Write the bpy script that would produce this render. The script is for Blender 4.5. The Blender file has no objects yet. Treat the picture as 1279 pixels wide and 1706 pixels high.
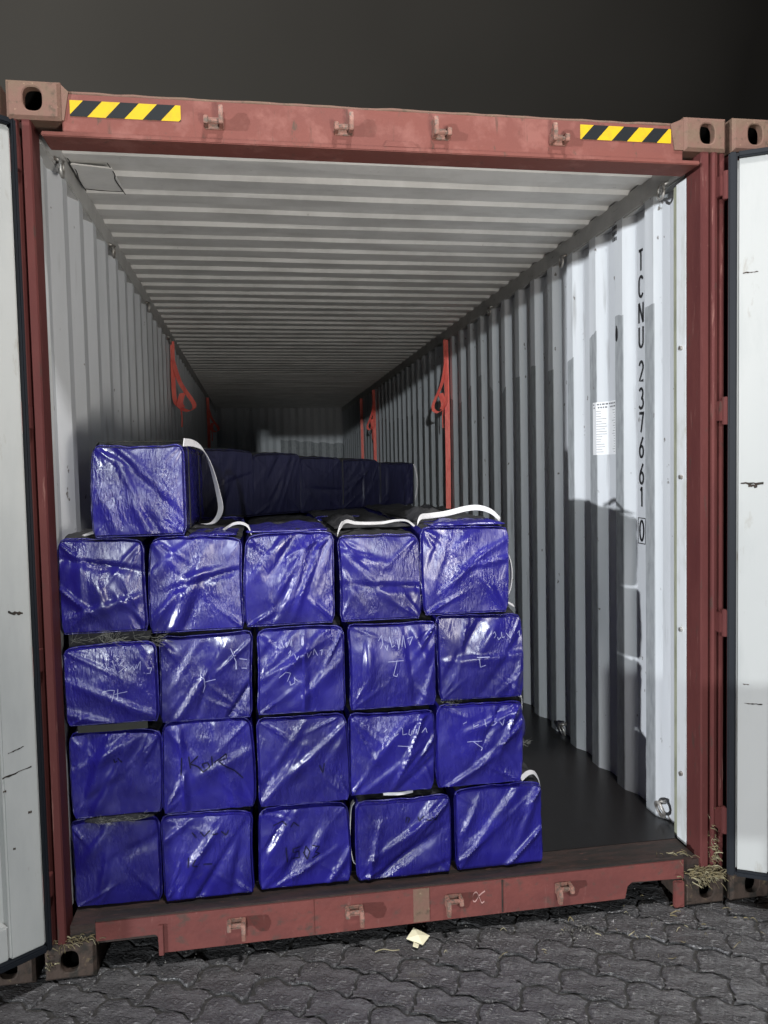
import bpy, bmesh, math, random
from mathutils import Vector, Matrix, noise as mnoise

S = bpy.context.scene
COL = S.collection
R = math.radians

# ------------------------------------------------------------------ camera
cam_d = bpy.data.cameras.new('camera'); cam = bpy.data.objects.new('camera', cam_d); COL.objects.link(cam)
F = Vector((0.16046978, 0.98558924, -0.05350987)); RT = Vector((0.98660908, -0.16176688, -0.02083271)); UP = Vector((0.02918862, 0.04945031, 0.99834998))
M = Matrix((RT, UP, -F)).transposed().to_4x4(); M.translation = Vector((-0.4908, -2.6654, 1.6620))
cam.matrix_world = M
cam_d.sensor_fit = 'VERTICAL'; cam_d.sensor_height = 36.0; cam_d.sensor_width = 27.0
cam_d.lens = 1314.14 / 1706 * 36
cam_d.clip_start = 0.05; cam_d.clip_end = 2000
S.camera = cam

# ------------------------------------------------------------------ night sky
W = bpy.data.worlds.new('World'); S.world = W; W.use_nodes = True
nt = W.node_tree; nt.nodes.clear()
o = nt.nodes.new('ShaderNodeOutputWorld'); bg = nt.nodes.new('ShaderNodeBackground')
tc = nt.nodes.new('ShaderNodeTexCoord')
dot = nt.nodes.new('ShaderNodeVectorMath'); dot.operation = 'DOT_PRODUCT'; dot.inputs[1].default_value = Vector((-0.85, 0.40, 0.34)).normalized()
nz = nt.nodes.new('ShaderNodeTexNoise'); nz.inputs['Scale'].default_value = 2.2; nz.inputs['Detail'].default_value = 3
ad = nt.nodes.new('ShaderNodeMath'); ad.operation = 'MULTIPLY_ADD'; ad.inputs[1].default_value = 0.5
rmp = nt.nodes.new('ShaderNodeValToRGB')
rmp.color_ramp.elements[0].position = 0.26; rmp.color_ramp.elements[0].color = (0.0085, 0.0080, 0.0073, 1)
rmp.color_ramp.elements[1].position = 1.0; rmp.color_ramp.elements[1].color = (0.066, 0.062, 0.055, 1)
nt.links.new(tc.outputs['Generated'], dot.inputs[0]); nt.links.new(tc.outputs['Generated'], nz.inputs['Vector'])
nt.links.new(nz.outputs['Fac'], ad.inputs[0]); nt.links.new(dot.outputs['Value'], ad.inputs[2])
nt.links.new(ad.outputs[0], rmp.inputs[0]); nt.links.new(rmp.outputs[0], bg.inputs[0])
bg.inputs[1].default_value = 1.0
nt.links.new(bg.outputs[0], o.inputs[0])

# ------------------------------------------------------------------ main light: low far yard light from the left
SUN_DIR = Vector((0.8346, 0.5508, -0.014)).normalized()
sd = bpy.data.lights.new('yard_light', 'SUN'); sd.energy = 3.0; sd.angle = R(1.0); sd.color = (0.93, 0.96, 1.0)
so = bpy.data.objects.new('yard_light', sd); COL.objects.link(so)
so.rotation_euler = SUN_DIR.to_track_quat('-Z', 'Y').to_euler(); so.location = (-20, -14, 4)

S.view_settings.view_transform = 'Standard'; S.view_settings.look = 'None'
S.view_settings.exposure = 0.0; S.view_settings.gamma = 1.0; S.view_settings.use_curve_mapping = False
S.render.engine = 'CYCLES'
S.cycles.use_denoising = True
S.cycles.max_bounces = 8; S.cycles.diffuse_bounces = 5
S.cycles.sample_clamp_indirect = 6.0

# unseen lamps behind the photographer (position, power)
FLOOD_LOW = ((-2.05, -14.0, 3.25), 4200.0, (0.92, 0.98, 1.0))
FLOOD_HIGH = ((0.7, -3.4, 10.0), 3300.0, (1.0, 0.98, 0.97))
FILL_LAMP = ((0.60, -3.05, 1.15), 540.0, (1.0, 0.95, 0.88))  # unseen fill light, added to brighten the ceiling and left wall

# ------------------------------------------------------------------ materials
MATS = {}
def mat(name, col, rough=0.6, spec=0.5, metal=0.0, noise=None, bump=None, emit=None, coat=0.0):
    """noise = list of (scale vec, colour, lo, hi); bump = list of (scale vec, detail, strength, distance)."""
    m = bpy.data.materials.new(name); m.use_nodes = True
    n = m.node_tree; b = n.nodes['Principled BSDF']
    b.inputs['Base Color'].default_value = (*col, 1); b.inputs['Roughness'].default_value = rough
    b.inputs['Specular IOR Level'].default_value = spec; b.inputs['Metallic'].default_value = metal
    b.inputs['Coat Weight'].default_value = coat
    tcn = n.nodes.new('ShaderNodeTexCoord')
    last = None
    for (sc, c2, lo, hi) in (noise or []):
        mp = n.nodes.new('ShaderNodeMapping'); mp.inputs['Scale'].default_value = sc
        n.links.new(tcn.outputs['Object'], mp.inputs[0])
        t = n.nodes.new('ShaderNodeTexNoise'); t.inputs['Scale'].default_value = 1.0; t.inputs['Detail'].default_value = 7; t.inputs['Roughness'].default_value = 0.65
        n.links.new(mp.outputs[0], t.inputs['Vector'])
        mr = n.nodes.new('ShaderNodeMapRange'); mr.inputs[1].default_value = lo; mr.inputs[2].default_value = hi
        n.links.new(t.outputs['Fac'], mr.inputs[0])
        mx = n.nodes.new('ShaderNodeMix'); mx.data_type = 'RGBA'
        n.links.new(mr.outputs[0], mx.inputs[0])
        if last is None: mx.inputs[6].default_value = (*col, 1)
        else: n.links.new(last, mx.inputs[6])
        mx.inputs[7].default_value = (*c2, 1)
        last = mx.outputs[2]
    if last is not None: n.links.new(last, b.inputs['Base Color'])
    prev = None
    for (sc, det, st, dist) in (bump or []):
        mp = n.nodes.new('ShaderNodeMapping'); mp.inputs['Scale'].default_value = sc
        n.links.new(tcn.outputs['Object'], mp.inputs[0])
        t = n.nodes.new('ShaderNodeTexNoise'); t.inputs['Scale'].default_value = 1.0; t.inputs['Detail'].default_value = det
        n.links.new(mp.outputs[0], t.inputs['Vector'])
        bp = n.nodes.new('ShaderNodeBump'); bp.inputs['Strength'].default_value = st; bp.inputs['Distance'].default_value = dist
        n.links.new(t.outputs['Fac'], bp.inputs['Height'])
        if prev is not None: n.links.new(prev, bp.inputs['Normal'])
        prev = bp.outputs['Normal']
    if prev is not None: n.links.new(prev, b.inputs['Normal'])
    if emit: b.inputs['Emission Color'].default_value = (*emit[0], 1); b.inputs['Emission Strength'].default_value = emit[1]
    MATS[name] = m
    return m

mat('red_paint', (0.182, 0.064, 0.052), 0.62, 0.15,
    noise=[((2.5, 2.5, 5), (0.168, 0.062, 0.052), 0.40, 0.62), ((9, 9, 9), (0.225, 0.092, 0.077), 0.52, 0.66), ((45, 45, 5), (0.105, 0.056, 0.044), 0.60, 0.72), ((26, 26, 14), (0.10, 0.062, 0.048), 0.62, 0.70), ((75, 75, 50), (0.055, 0.042, 0.034), 0.69, 0.74)],
    bump=[((70, 70, 70), 4, 0.22, 0.004), ((3, 3, 8), 2, 0.4, 0.012)])
mat('sill_red', (0.168, 0.052, 0.045), 0.65, 0.22,
    noise=[((3, 3, 5), (0.130, 0.042, 0.038), 0.40, 0.60), ((16, 16, 22), (0.090, 0.052, 0.044), 0.55, 0.68), ((36, 36, 8), (0.20, 0.085, 0.075), 0.63, 0.72), ((80, 80, 60), (0.050, 0.038, 0.032), 0.66, 0.73)],
    bump=[((60, 60, 60), 4, 0.3, 0.005), ((3, 3, 8), 2, 0.4, 0.014)])
mat('post_red', (0.116, 0.037, 0.034), 0.6, 0.10,
    noise=[((5, 5, 1.5), (0.094, 0.029, 0.028), 0.40, 0.60), ((60, 60, 5), (0.20, 0.095, 0.082), 0.62, 0.70), ((30, 30, 9), (0.075, 0.042, 0.036), 0.60, 0.70), ((70, 70, 40), (0.27, 0.16, 0.13), 0.72, 0.76)],
    bump=[((60, 60, 30), 4, 0.2, 0.004)])
mat('casting_paint', (0.175, 0.098, 0.076), 0.7, 0.2,
    noise=[((14, 14, 14), (0.16, 0.105, 0.075), 0.45, 0.60), ((30, 30, 30), (0.11, 0.075, 0.055), 0.56, 0.66), ((55, 55, 55), (0.36, 0.26, 0.17), 0.64, 0.72)],
    bump=[((50, 50, 50), 5, 0.35, 0.006)])
mat('casting_dark', (0.050, 0.035, 0.028), 0.8, 0.25,
    noise=[((18, 18, 18), (0.022, 0.019, 0.016), 0.45, 0.58), ((40, 40, 40), (0.10, 0.075, 0.045), 0.60, 0.70)],
    bump=[((45, 45, 45), 5, 0.5, 0.008)])
mat('sill_steel', (0.042, 0.025, 0.021), 0.6, 0.4,
    noise=[((6, 30, 30), (0.020, 0.017, 0.015), 0.40, 0.58), ((14, 40, 40), (0.11, 0.055, 0.045), 0.62, 0.72)],
    bump=[((40, 40, 40), 5, 0.4, 0.005)])
mat('grey_interior', (0.66, 0.655, 0.635), 0.55, 0.4,
    noise=[((4, 4, 0.8), (0.56, 0.555, 0.535), 0.42, 0.62), ((25, 25, 6), (0.22, 0.21, 0.19), 0.66, 0.78)],
    bump=[((5, 5, 3), 2, 0.2, 0.01)])
mat('rail_paint', (0.46, 0.455, 0.44), 0.55, 0.4,
    noise=[((6, 6, 6), (0.38, 0.375, 0.36), 0.42, 0.62), ((40, 9, 40), (0.15, 0.14, 0.12), 0.62, 0.74)])
mat('door_white', (0.385, 0.392, 0.385), 0.5, 0.4,
    noise=[((4, 4, 1.0), (0.33, 0.34, 0.335), 0.45, 0.65), ((9, 9, 42), (0.16, 0.12, 0.08), 0.725, 0.75), ((13, 13, 4), (0.25, 0.23, 0.19), 0.62, 0.74), ((60, 60, 60), (0.13, 0.10, 0.07), 0.72, 0.76)],
    bump=[((6, 6, 4), 2, 0.25, 0.012)])
mat('post_white', (0.68, 0.70, 0.71), 0.45, 0.4, noise=[((12, 12, 4), (0.52, 0.53, 0.50), 0.5, 0.7), ((60, 60, 8), (0.40, 0.38, 0.26), 0.66, 0.74)])
mat('sealant', (0.36, 0.37, 0.27), 0.6, 0.4, noise=[((30, 30, 6), (0.24, 0.25, 0.18), 0.45, 0.65)])
mat('rubber', (0.007, 0.009, 0.013), 0.55, 0.25, bump=[((30, 30, 4), 3, 0.3, 0.004)])
mat('floor_board', (0.012, 0.011, 0.011), 0.34, 0.5,
    noise=[((30, 3, 1), (0.012, 0.011, 0.011), 0.4, 0.6), ((18, 18, 1), (0.03, 0.027, 0.025), 0.66, 0.76)], bump=[((30, 4, 10), 4, 0.25, 0.003)])
mat('galvanised', (0.42, 0.41, 0.39), 0.45, 0.5, 0.6, noise=[((40, 40, 40), (0.22, 0.20, 0.18), 0.45, 0.6)])
mat('keeper_steel', (0.27, 0.13, 0.10), 0.6, 0.4, noise=[((70, 70, 70), (0.13, 0.095, 0.075), 0.46, 0.6), ((90, 90, 90), (0.40, 0.30, 0.22), 0.62, 0.7)], bump=[((80, 80, 80), 3, 0.4, 0.003)])
mat('sticker_yellow', (0.56, 0.375, 0.012), 0.5, 0.25, noise=[((30, 30, 30), (0.46, 0.31, 0.02), 0.48, 0.66), ((40, 40, 40), (0.30, 0.22, 0.06), 0.66, 0.72)])
mat('sticker_black', (0.014, 0.016, 0.018), 0.5, 0.2)
mat('lettering_black', (0.015, 0.015, 0.017), 0.5, 0.3)
mat('placard_white', (0.78, 0.79, 0.80), 0.4, 0.4)
mat('placard_ink', (0.16, 0.16, 0.17), 0.5, 0.3)
mat('dark_hole', (0.006, 0.006, 0.006), 0.9, 0.1)
mat('webbing_white', (0.56, 0.55, 0.56), 0.7, 0.3, bump=[((400, 60, 400), 2, 0.3, 0.002)], noise=[((40, 40, 40), (0.50, 0.50, 0.50), 0.5, 0.7)])
mat('webbing_grey', (0.034, 0.034, 0.028), 0.7, 0.3, bump=[((400, 60, 400), 2, 0.3, 0.002)])
mat('webbing_red', (0.95, 0.21, 0.165), 0.55, 0.4, bump=[((300, 300, 90), 2, 0.25, 0.002)], noise=[((20, 20, 8), (0.80, 0.12, 0.105), 0.45, 0.65)])
mat('marker_white', (0.30, 0.31, 0.50), 0.5, 0.4)
mat('marker_black', (0.004, 0.004, 0.014), 0.6, 0.12)
mat('chalk_pink', (0.42, 0.25, 0.23), 0.9, 0.1)
mat('fibre', (0.17, 0.17, 0.155), 0.8, 0.2)
mat('straw', (0.125, 0.105, 0.066), 0.8, 0.2, noise=[((60, 60, 60), (0.17, 0.14, 0.07), 0.45, 0.6)])
mat('straw_pale', (0.25, 0.225, 0.145), 0.8, 0.2)
mat('paper', (0.74, 0.70, 0.50), 0.8, 0.2)
mat('paver', (0.115, 0.113, 0.117), 0.20, 0.7,
    noise=[((7, 7, 7), (0.070, 0.069, 0.072), 0.38, 0.58), ((28, 28, 28), (0.20, 0.198, 0.204), 0.56, 0.70), ((90, 90, 90), (0.045, 0.044, 0.043), 0.60, 0.70)],
    bump=[((14, 17, 15), 6, 0.8, 0.024), ((55, 120, 90), 5, 1.0, 0.009)])
mat('joint_dirt', (0.036, 0.035, 0.034), 0.75, 0.3, noise=[((40, 40, 40), (0.055, 0.052, 0.048), 0.45, 0.65)], bump=[((60, 60, 60), 5, 0.8, 0.01)])
mat('grit', (0.09, 0.086, 0.08), 0.8, 0.3, noise=[((50, 50, 50), (0.24, 0.23, 0.21), 0.52, 0.62)])
mat('pole_steel', (0.35, 0.36, 0.36), 0.4, 0.5, 0.8)
mat('lamp_glass', (0.8, 0.8, 0.8), 0.3, 0.5, emit=((1, 0.98, 0.95), 6.0))
mat('bale_cloth', (0.020, 0.020, 0.023), 0.8, 0.25, noise=[((6, 6, 6), (0.045, 0.045, 0.047), 0.45, 0.62)], bump=[((14, 14, 14), 4, 0.8, 0.02)])

def bale_material(name, base, alt, rot):
    """glossy blue woven tarpaulin: deep blue, fine crinkles that run up the face, patchy gloss."""
    m = bpy.data.materials.new(name); m.use_nodes = True
    n = m.node_tree; b = n.nodes['Principled BSDF']; L = n.links.new
    tcn = n.nodes.new('ShaderNodeTexCoord'); info = n.nodes.new('ShaderNodeObjectInfo')
    off = n.nodes.new('ShaderNodeVectorMath'); off.operation = 'MULTIPLY_ADD'; off.inputs[1].default_value = (37, 37, 37)
    L(info.outputs['Random'], off.inputs[0]); L(tcn.outputs['Object'], off.inputs[2])
    def nz(scale, det, dist=0.0, rough=0.55):
        mp = n.nodes.new('ShaderNodeMapping'); mp.inputs['Scale'].default_value = scale; mp.inputs['Rotation'].default_value = (0, R(rot), 0)
        L(off.outputs[0], mp.inputs[0])
        t = n.nodes.new('ShaderNodeTexNoise'); t.inputs['Scale'].default_value = 1; t.inputs['Detail'].default_value = det
        t.inputs['Distortion'].default_value = dist; t.inputs['Roughness'].default_value = rough
        L(mp.outputs[0], t.inputs['Vector']); return t.outputs['Fac']
    def rng(x, a, c, d, e):
        r = n.nodes.new('ShaderNodeMapRange'); r.inputs[1].default_value = a; r.inputs[2].default_value = c; r.inputs[3].default_value = d; r.inputs[4].default_value = e
        L(x, r.inputs[0]); return r.outputs[0]
    big = nz((7, 7, 7), 3)
    mx = n.nodes.new('ShaderNodeMix'); mx.data_type = 'RGBA'; mx.inputs[6].default_value = (*base, 1); mx.inputs[7].default_value = (*alt, 1)
    L(rng(big, 0.35, 0.65, 0, 1), mx.inputs[0]); L(mx.outputs[2], b.inputs['Base Color'])
    L(rng(nz((9, 9, 5), 4), 0.35, 0.65, 0.20, 0.37), b.inputs['Roughness'])
    b.inputs['Specular IOR Level'].default_value = 0.62
    prev = None
    patch = rng(nz((9, 9, 6), 3), 0.40, 0.60, 0.08, 1.0)
    for sc, det, st, dist, gate in (((20, 20, 9), 2, 0.22, 0.012, None), ((115, 100, 34), 3, 0.70, 0.0056, patch), ((300, 280, 110), 2, 0.28, 0.0020, patch)):
        bp = n.nodes.new('ShaderNodeBump'); bp.inputs['Distance'].default_value = dist; bp.inputs['Strength'].default_value = st
        L(nz(sc, det, 0.6), bp.inputs['Height'])
        if gate is not None:
            mu = n.nodes.new('ShaderNodeMath'); mu.operation = 'MULTIPLY'; mu.inputs[1].default_value = st; L(gate, mu.inputs[0]); L(mu.outputs[0], bp.inputs['Strength'])
        if prev: L(prev, bp.inputs['Normal'])
        prev = bp.outputs['Normal']
    L(prev, b.inputs['Normal'])
    MATS[name] = m
bale_material('bale_blue', (0.0100, 0.0078, 0.122), (0.0155, 0.0122, 0.185), 8)
bale_material('bale_blue_b', (0.0090, 0.0070, 0.104), (0.0140, 0.0112, 0.160), -12)
bale_material('bale_blue_c', (0.0105, 0.0082, 0.128), (0.0155, 0.0126, 0.185), 20)
mat('navy_cloth', (0.007, 0.007, 0.026), 0.5, 0.3, noise=[((8, 8, 2), (0.011, 0.011, 0.036), 0.45, 0.62)], bump=[((30, 12, 5), 4, 0.6, 0.012)])

def wall_material():
    """white container paint; the ridges that stand into the load are scuffed grey up to about head height."""
    m = bpy.data.materials.new('wall_white'); m.use_nodes = True
    n = m.node_tree; b = n.nodes['Principled BSDF']; L = n.links.new
    tcn = n.nodes.new('ShaderNodeTexCoord'); sp = n.nodes.new('ShaderNodeSeparateXYZ'); L(tcn.outputs['Object'], sp.inputs[0])
    def nz(scale, det=5):
        mp = n.nodes.new('ShaderNodeMapping'); mp.inputs['Scale'].default_value = scale; L(tcn.outputs['Object'], mp.inputs[0])
        t = n.nodes.new('ShaderNodeTexNoise'); t.inputs['Scale'].default_value = 1; t.inputs['Detail'].default_value = det; L(mp.outputs[0], t.inputs['Vector']); return t.outputs['Fac']
    def mth(op, a, c, d=None):
        q = n.nodes.new('ShaderNodeMath'); q.operation = op
        for i, v in enumerate((a, c, d)):
            if v is None: continue
            if isinstance(v, (int, float)): q.inputs[i].default_value = v
            else: L(v, q.inputs[i])
        return q.outputs[0]
    def rng(x, a, c, d=0.0, e=1.0):
        r = n.nodes.new('ShaderNodeMapRange'); r.inputs[1].default_value = a; r.inputs[2].default_value = c; r.inputs[3].default_value = d; r.inputs[4].default_value = e
        L(x, r.inputs[0]); return r.outputs[0]
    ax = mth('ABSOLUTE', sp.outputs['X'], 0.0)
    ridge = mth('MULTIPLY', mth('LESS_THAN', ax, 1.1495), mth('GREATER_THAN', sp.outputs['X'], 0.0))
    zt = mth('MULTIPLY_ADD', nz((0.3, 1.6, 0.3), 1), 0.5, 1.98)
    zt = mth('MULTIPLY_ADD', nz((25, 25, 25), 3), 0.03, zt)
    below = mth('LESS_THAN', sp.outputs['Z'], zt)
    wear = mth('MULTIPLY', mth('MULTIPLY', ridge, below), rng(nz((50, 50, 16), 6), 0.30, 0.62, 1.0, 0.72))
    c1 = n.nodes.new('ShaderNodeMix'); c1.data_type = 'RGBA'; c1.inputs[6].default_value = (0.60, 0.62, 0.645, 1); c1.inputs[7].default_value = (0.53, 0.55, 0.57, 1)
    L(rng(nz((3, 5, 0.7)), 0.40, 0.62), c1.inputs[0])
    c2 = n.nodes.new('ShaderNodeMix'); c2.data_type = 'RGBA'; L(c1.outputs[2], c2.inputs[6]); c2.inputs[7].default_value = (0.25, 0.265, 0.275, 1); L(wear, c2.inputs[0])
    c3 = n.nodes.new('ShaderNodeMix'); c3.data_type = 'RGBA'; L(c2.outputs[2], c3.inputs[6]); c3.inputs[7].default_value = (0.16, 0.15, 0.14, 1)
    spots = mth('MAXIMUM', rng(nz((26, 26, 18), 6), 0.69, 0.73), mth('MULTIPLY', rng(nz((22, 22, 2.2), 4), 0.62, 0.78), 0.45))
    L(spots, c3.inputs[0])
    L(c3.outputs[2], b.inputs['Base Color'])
    b.inputs['Roughness'].default_value = 0.5; b.inputs['Specular IOR Level'].default_value = 0.35
    bp = n.nodes.new('ShaderNodeBump'); bp.inputs['Strength'].default_value = 0.3; bp.inputs['Distance'].default_value = 0.012; L(nz((7, 7, 2.5), 3), bp.inputs['Height']); L(bp.outputs['Normal'], b.inputs['Normal'])
    MATS['wall_white'] = m
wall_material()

# ------------------------------------------------------------------ mesh helpers
class MB:
    def __init__(s): s.v = []; s.f = []; s.m = []
    def add(s, vs, fs, mi=0):
        k = len(s.v); s.v += [tuple(p) for p in vs]
        for f in fs: s.f.append(tuple(i + k for i in f)); s.m.append(mi)
        return s
    def box(s, x0, x1, y0, y1, z0, z1, mi=0, T=None):
        vs = [(x, y, z) for z in (z0, z1) for y in (y0, y1) for x in (x0, x1)]
        if T: vs = [T @ Vector(p) for p in vs]
        return s.add(vs, [(0, 2, 3, 1), (4, 5, 7, 6), (0, 1, 5, 4), (2, 6, 7, 3), (0, 4, 6, 2), (1, 3, 7, 5)], mi)
    def prism(s, poly, axis, a, b, mi=0, T=None):
        """poly: 2D outline in the two other axes (in xyz order), extruded along axis from a to b."""
        def mk(p, t):
            q = {'x': (t, p[0], p[1]), 'y': (p[0], t, p[1]), 'z': (p[0], p[1], t)}[axis]
            return T @ Vector(q) if T else q
        n = len(poly); vs = [mk(p, a) for p in poly] + [mk(p, b) for p in poly]
        fs = [(i, (i + 1) % n, n + (i + 1) % n, n + i) for i in range(n)] + [tuple(reversed(range(n))), tuple(range(n, 2 * n))]
        return s.add(vs, fs, mi)
    def ribbon(s, pts, width, side, thick=0.0025, mi=0):
        """flat strap along pts; side = across direction (vector or list)."""
        pts = [Vector(p) for p in pts]; n = len(pts); vs = []
        for i, p in enumerate(pts):
            sd = Vector(side[i] if isinstance(side, list) else side).normalized()
            t = (pts[min(i + 1, n - 1)] - pts[max(i - 1, 0)]).normalized()
            nn = t.cross(sd); nn = nn.normalized() if nn.length > 1e-6 else Vector((0, 0, 1))
            w = width[i] if isinstance(width, list) else width
            vs += [p - sd * w / 2 - nn * thick / 2, p + sd * w / 2 - nn * thick / 2, p + sd * w / 2 + nn * thick / 2, p - sd * w / 2 + nn * thick / 2]
        fs = []
        for i in range(n - 1):
            for j in range(4):
                fs.append((4 * i + j, 4 * i + (j + 1) % 4, 4 * i + 4 + (j + 1) % 4, 4 * i + 4 + j))
        fs += [(3, 2, 1, 0), tuple(range(4 * n - 4, 4 * n))]
        return s.add(vs, fs, mi)
    def tube(s, pts, r, seg=8, closed=False, mi=0):
        pts = [Vector(p) for p in pts]; n = len(pts); vs = []
        up = Vector((0.13, 0.27, 0.95))
        for i, p in enumerate(pts):
            a, b = (pts[(i - 1) % n], pts[(i + 1) % n]) if closed else (pts[max(i - 1, 0)], pts[min(i + 1, n - 1)])
            t = (b - a).normalized(); u = t.cross(up)
            if u.length < 1e-3: u = t.cross(Vector((1, 0, 0)))
            u.normalize(); w = t.cross(u)
            rr = r[i] if isinstance(r, list) else r
            vs += [p + (u * math.cos(2 * math.pi * k / seg) + w * math.sin(2 * math.pi * k / seg)) * rr for k in range(seg)]
        fs = []
        for i in range(n if closed else n - 1):
            j = (i + 1) % n
            for k in range(seg): fs.append((i * seg + k, i * seg + (k + 1) % seg, j * seg + (k + 1) % seg, j * seg + k))
        if not closed: fs += [tuple(reversed(range(seg))), tuple(range((n - 1) * seg, n * seg))]
        return s.add(vs, fs, mi)
    def build(s, name, mats, parent=None, smooth=False, bevel=0.0, recalc=True):
        me = bpy.data.meshes.new(name)
        me.from_pydata(s.v, [], s.f)
        if isinstance(mats, str): mats = [mats]
        for q in mats: me.materials.append(MATS[q])
        me.polygons.foreach_set('material_index', s.m)
        if recalc or bevel:
            bm = bmesh.new(); bm.from_mesh(me)
            if recalc: bmesh.ops.recalc_face_normals(bm, faces=bm.faces)
            if bevel: bmesh.ops.bevel(bm, geom=[e for e in bm.edges if len(e.link_faces) == 2 and e.calc_face_angle(0) > 0.5], offset=bevel, segments=2, affect='EDGES', clamp_overlap=True)
            bm.to_mesh(me); bm.free()
        if smooth: me.polygons.foreach_set('use_smooth', [True] * len(me.polygons))
        me.update()
        ob = bpy.data.objects.new(name, me); COL.objects.link(ob)
        if parent: ob.parent = parent
        return ob

def empty(name, loc=(0, 0, 0)):
    e = bpy.data.objects.new(name, None); e.location = loc; COL.objects.link(e); return e
def tag(ob, label=None, cat=None, group=None, kind=None):
    if label: ob['label'] = label
    if cat: ob['category'] = cat
    if group: ob['group'] = group
    if kind: ob['kind'] = kind
    return ob
def child(ob, parent):
    """parent keeping world position (parents here are never rotated)."""
    ob.parent = parent; ob.location = ob.location - parent.location if parent.parent is None else ob.location
    return ob
def smoothpts(pts, k=6):
    pts = [Vector(p) for p in pts]; out = []
    for i in range(len(pts) - 1):
        p0, p1, p2, p3 = pts[max(i - 1, 0)], pts[i], pts[i + 1], pts[min(i + 2, len(pts) - 1)]
        for j in range(k):
            t = j / k
            out.append(0.5 * ((2 * p1) + (p2 - p0) * t + (2 * p0 - 5 * p1 + 4 * p2 - p3) * t * t + (3 * p1 - p0 - 3 * p2 + p3) * t ** 3))
    out.append(pts[-1]); return out

rnd = random.Random(7)

# ------------------------------------------------------------------ ground: sheet + interlocking pavers
g = MB()
N = 24
xs = [-400 + 800 * i / N for i in range(N + 1)]
g.add([(x, y, -0.0095) for y in xs for x in xs], [(j * (N + 1) + i, j * (N + 1) + i + 1, (j + 1) * (N + 1) + i + 1, (j + 1) * (N + 1) + i) for j in range(N) for i in range(N)])
ground = tag(g.build('ground', 'joint_dirt'), kind='structure')

PL, PW = 0.205, 0.128
def zig(t):            # trapezoid wave, period 1, range -1..1
    t = t % 1.0
    if t < 0.18: return -1
    if t < 0.5: return -1 + 2 * (t - 0.18) / 0.32
    if t < 0.68: return 1
    return 1 - 2 * (t - 0.68) / 0.32
def paver_outline(inset):
    a = 0.010; pts = []
    K = 12
    half = PL / 2; hw = PW / 2
    def ex(t): return 0.010 * math.sin(2 * math.pi * t)        # end wave
    for i in range(K): s_ = -half + PL * i / K; pts.append((s_, -hw + a * zig(s_ / (PL / 2) + .1)))
    for i in range(5): t = i / 5; pts.append((half + ex(t), -hw + PW * t + a * zig(half / (PL / 2) + .1)))
    for i in range(K): s_ = half - PL * i / K; pts.append((s_, hw + a * zig(s_ / (PL / 2) + .1)))
    for i in range(5): t = 1 - i / 5; pts.append((-half + ex(t), -hw + PW * t + a * zig(-half / (PL / 2) + .1)))
    cx = 0; cy = sum(p[1] for p in pts) / len(pts)
    out = []
    for i, p in enumerate(pts):                                 # offset inwards along the outline normal
        p0 = Vector(pts[i - 1]); p1 = Vector(pts[(i + 1) % len(pts)]); t = (p1 - p0).normalized(); nn = Vector((-t.y, t.x))
        q = Vector(p) + nn * inset; out.append((q.x, q.y))
    return out
def paver_data(seed):
    r = random.Random(seed); wv = [(r.uniform(-.0028, .0028), r.uniform(-.0028, .0028)) for _ in range(12)]
    o0 = paver_outline(0.0020); o1 = paver_outline(0.0024); o2 = paver_outline(0.0065); o3 = paver_outline(0.030); n = len(o0)
    j = lambda a: r.uniform(-a, a)
    def jog(o_):
        return [(p[0] - abs(wv[i * 12 // n][0]) * (1 if p[0] > 0 else -1), p[1] - abs(wv[i * 12 // n][1]) * (1 if p[1] > 0 else -1)) for i, p in enumerate(o_)]
    o1, o2, o3 = jog(o1), jog(o2), jog(o3)
    vs = [(p[0] + j(.001), p[1] + j(.001), -0.036) for p in o0] + [(p[0] + j(.0015), p[1] + j(.0015), -0.0065 + j(.0025)) for p in o1] \
        + [(p[0] + j(.002), p[1] + j(.002), -0.0012 + j(.0012)) for p in o2] + [(p[0], p[1], j(.0015)) for p in o3]
    fs = []
    for k in range(3):
        for i in range(n): fs.append((k * n + i, k * n + (i + 1) % n, (k + 1) * n + (i + 1) % n, (k + 1) * n + i))
    fs.append(tuple(range(3 * n, 4 * n)))
    return vs, fs
PV = [paver_data(s) for s in range(12)]
PMESH = []
for vs, fs in PV:
    me = bpy.data.meshes.new('paver'); me.from_pydata(vs, [], fs); me.materials.append(MATS['paver']); me.update(); PMESH.append(me)
ang = R(-31); ca, sa = math.cos(ang), math.sin(ang)
cells = []
for jr in range(-60, 61):
    for ic in range(-40, 41):
        u = ic * PL + (PL / 2 if jr % 2 else 0); v = jr * PW
        x = u * ca - v * sa + 0.03; y = u * sa + v * ca - 0.2
        if -4.5 < x < 4.5 and -5.5 < y < 1.4: cells.append((x, y))
near = lambda c: (max(0, abs(c[0] + .02) - 1.35) ** 2 + max(0, abs(c[1] + .25) - .55) ** 2)
cells.sort(key=near)
rest = MB()
for k, (x, y) in enumerate(cells):
    m_ = rnd.randrange(12); z = rnd.uniform(-.006, .002); tx, ty = rnd.gauss(0, .022), rnd.gauss(0, .022)
    if k < 290:
        ob = bpy.data.objects.new('paver', PMESH[m_]); COL.objects.link(ob); ob.parent = ground
        ob.location = (x, y, z); ob.rotation_euler = (tx, ty, ang + rnd.uniform(-.015, .015))
    else:
        MT = Matrix.Translation((x, y, z)) @ Matrix.Rotation(ang, 4, 'Z') @ Matrix.Rotation(tx, 4, 'X') @ Matrix.Rotation(ty, 4, 'Y')
        rest.add([MT @ Vector(p) for p in PV[m_][0]], PV[m_][1])
ro = rest.build('paving', 'paver', ground, recalc=False); ro['kind'] = 'stuff'

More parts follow.
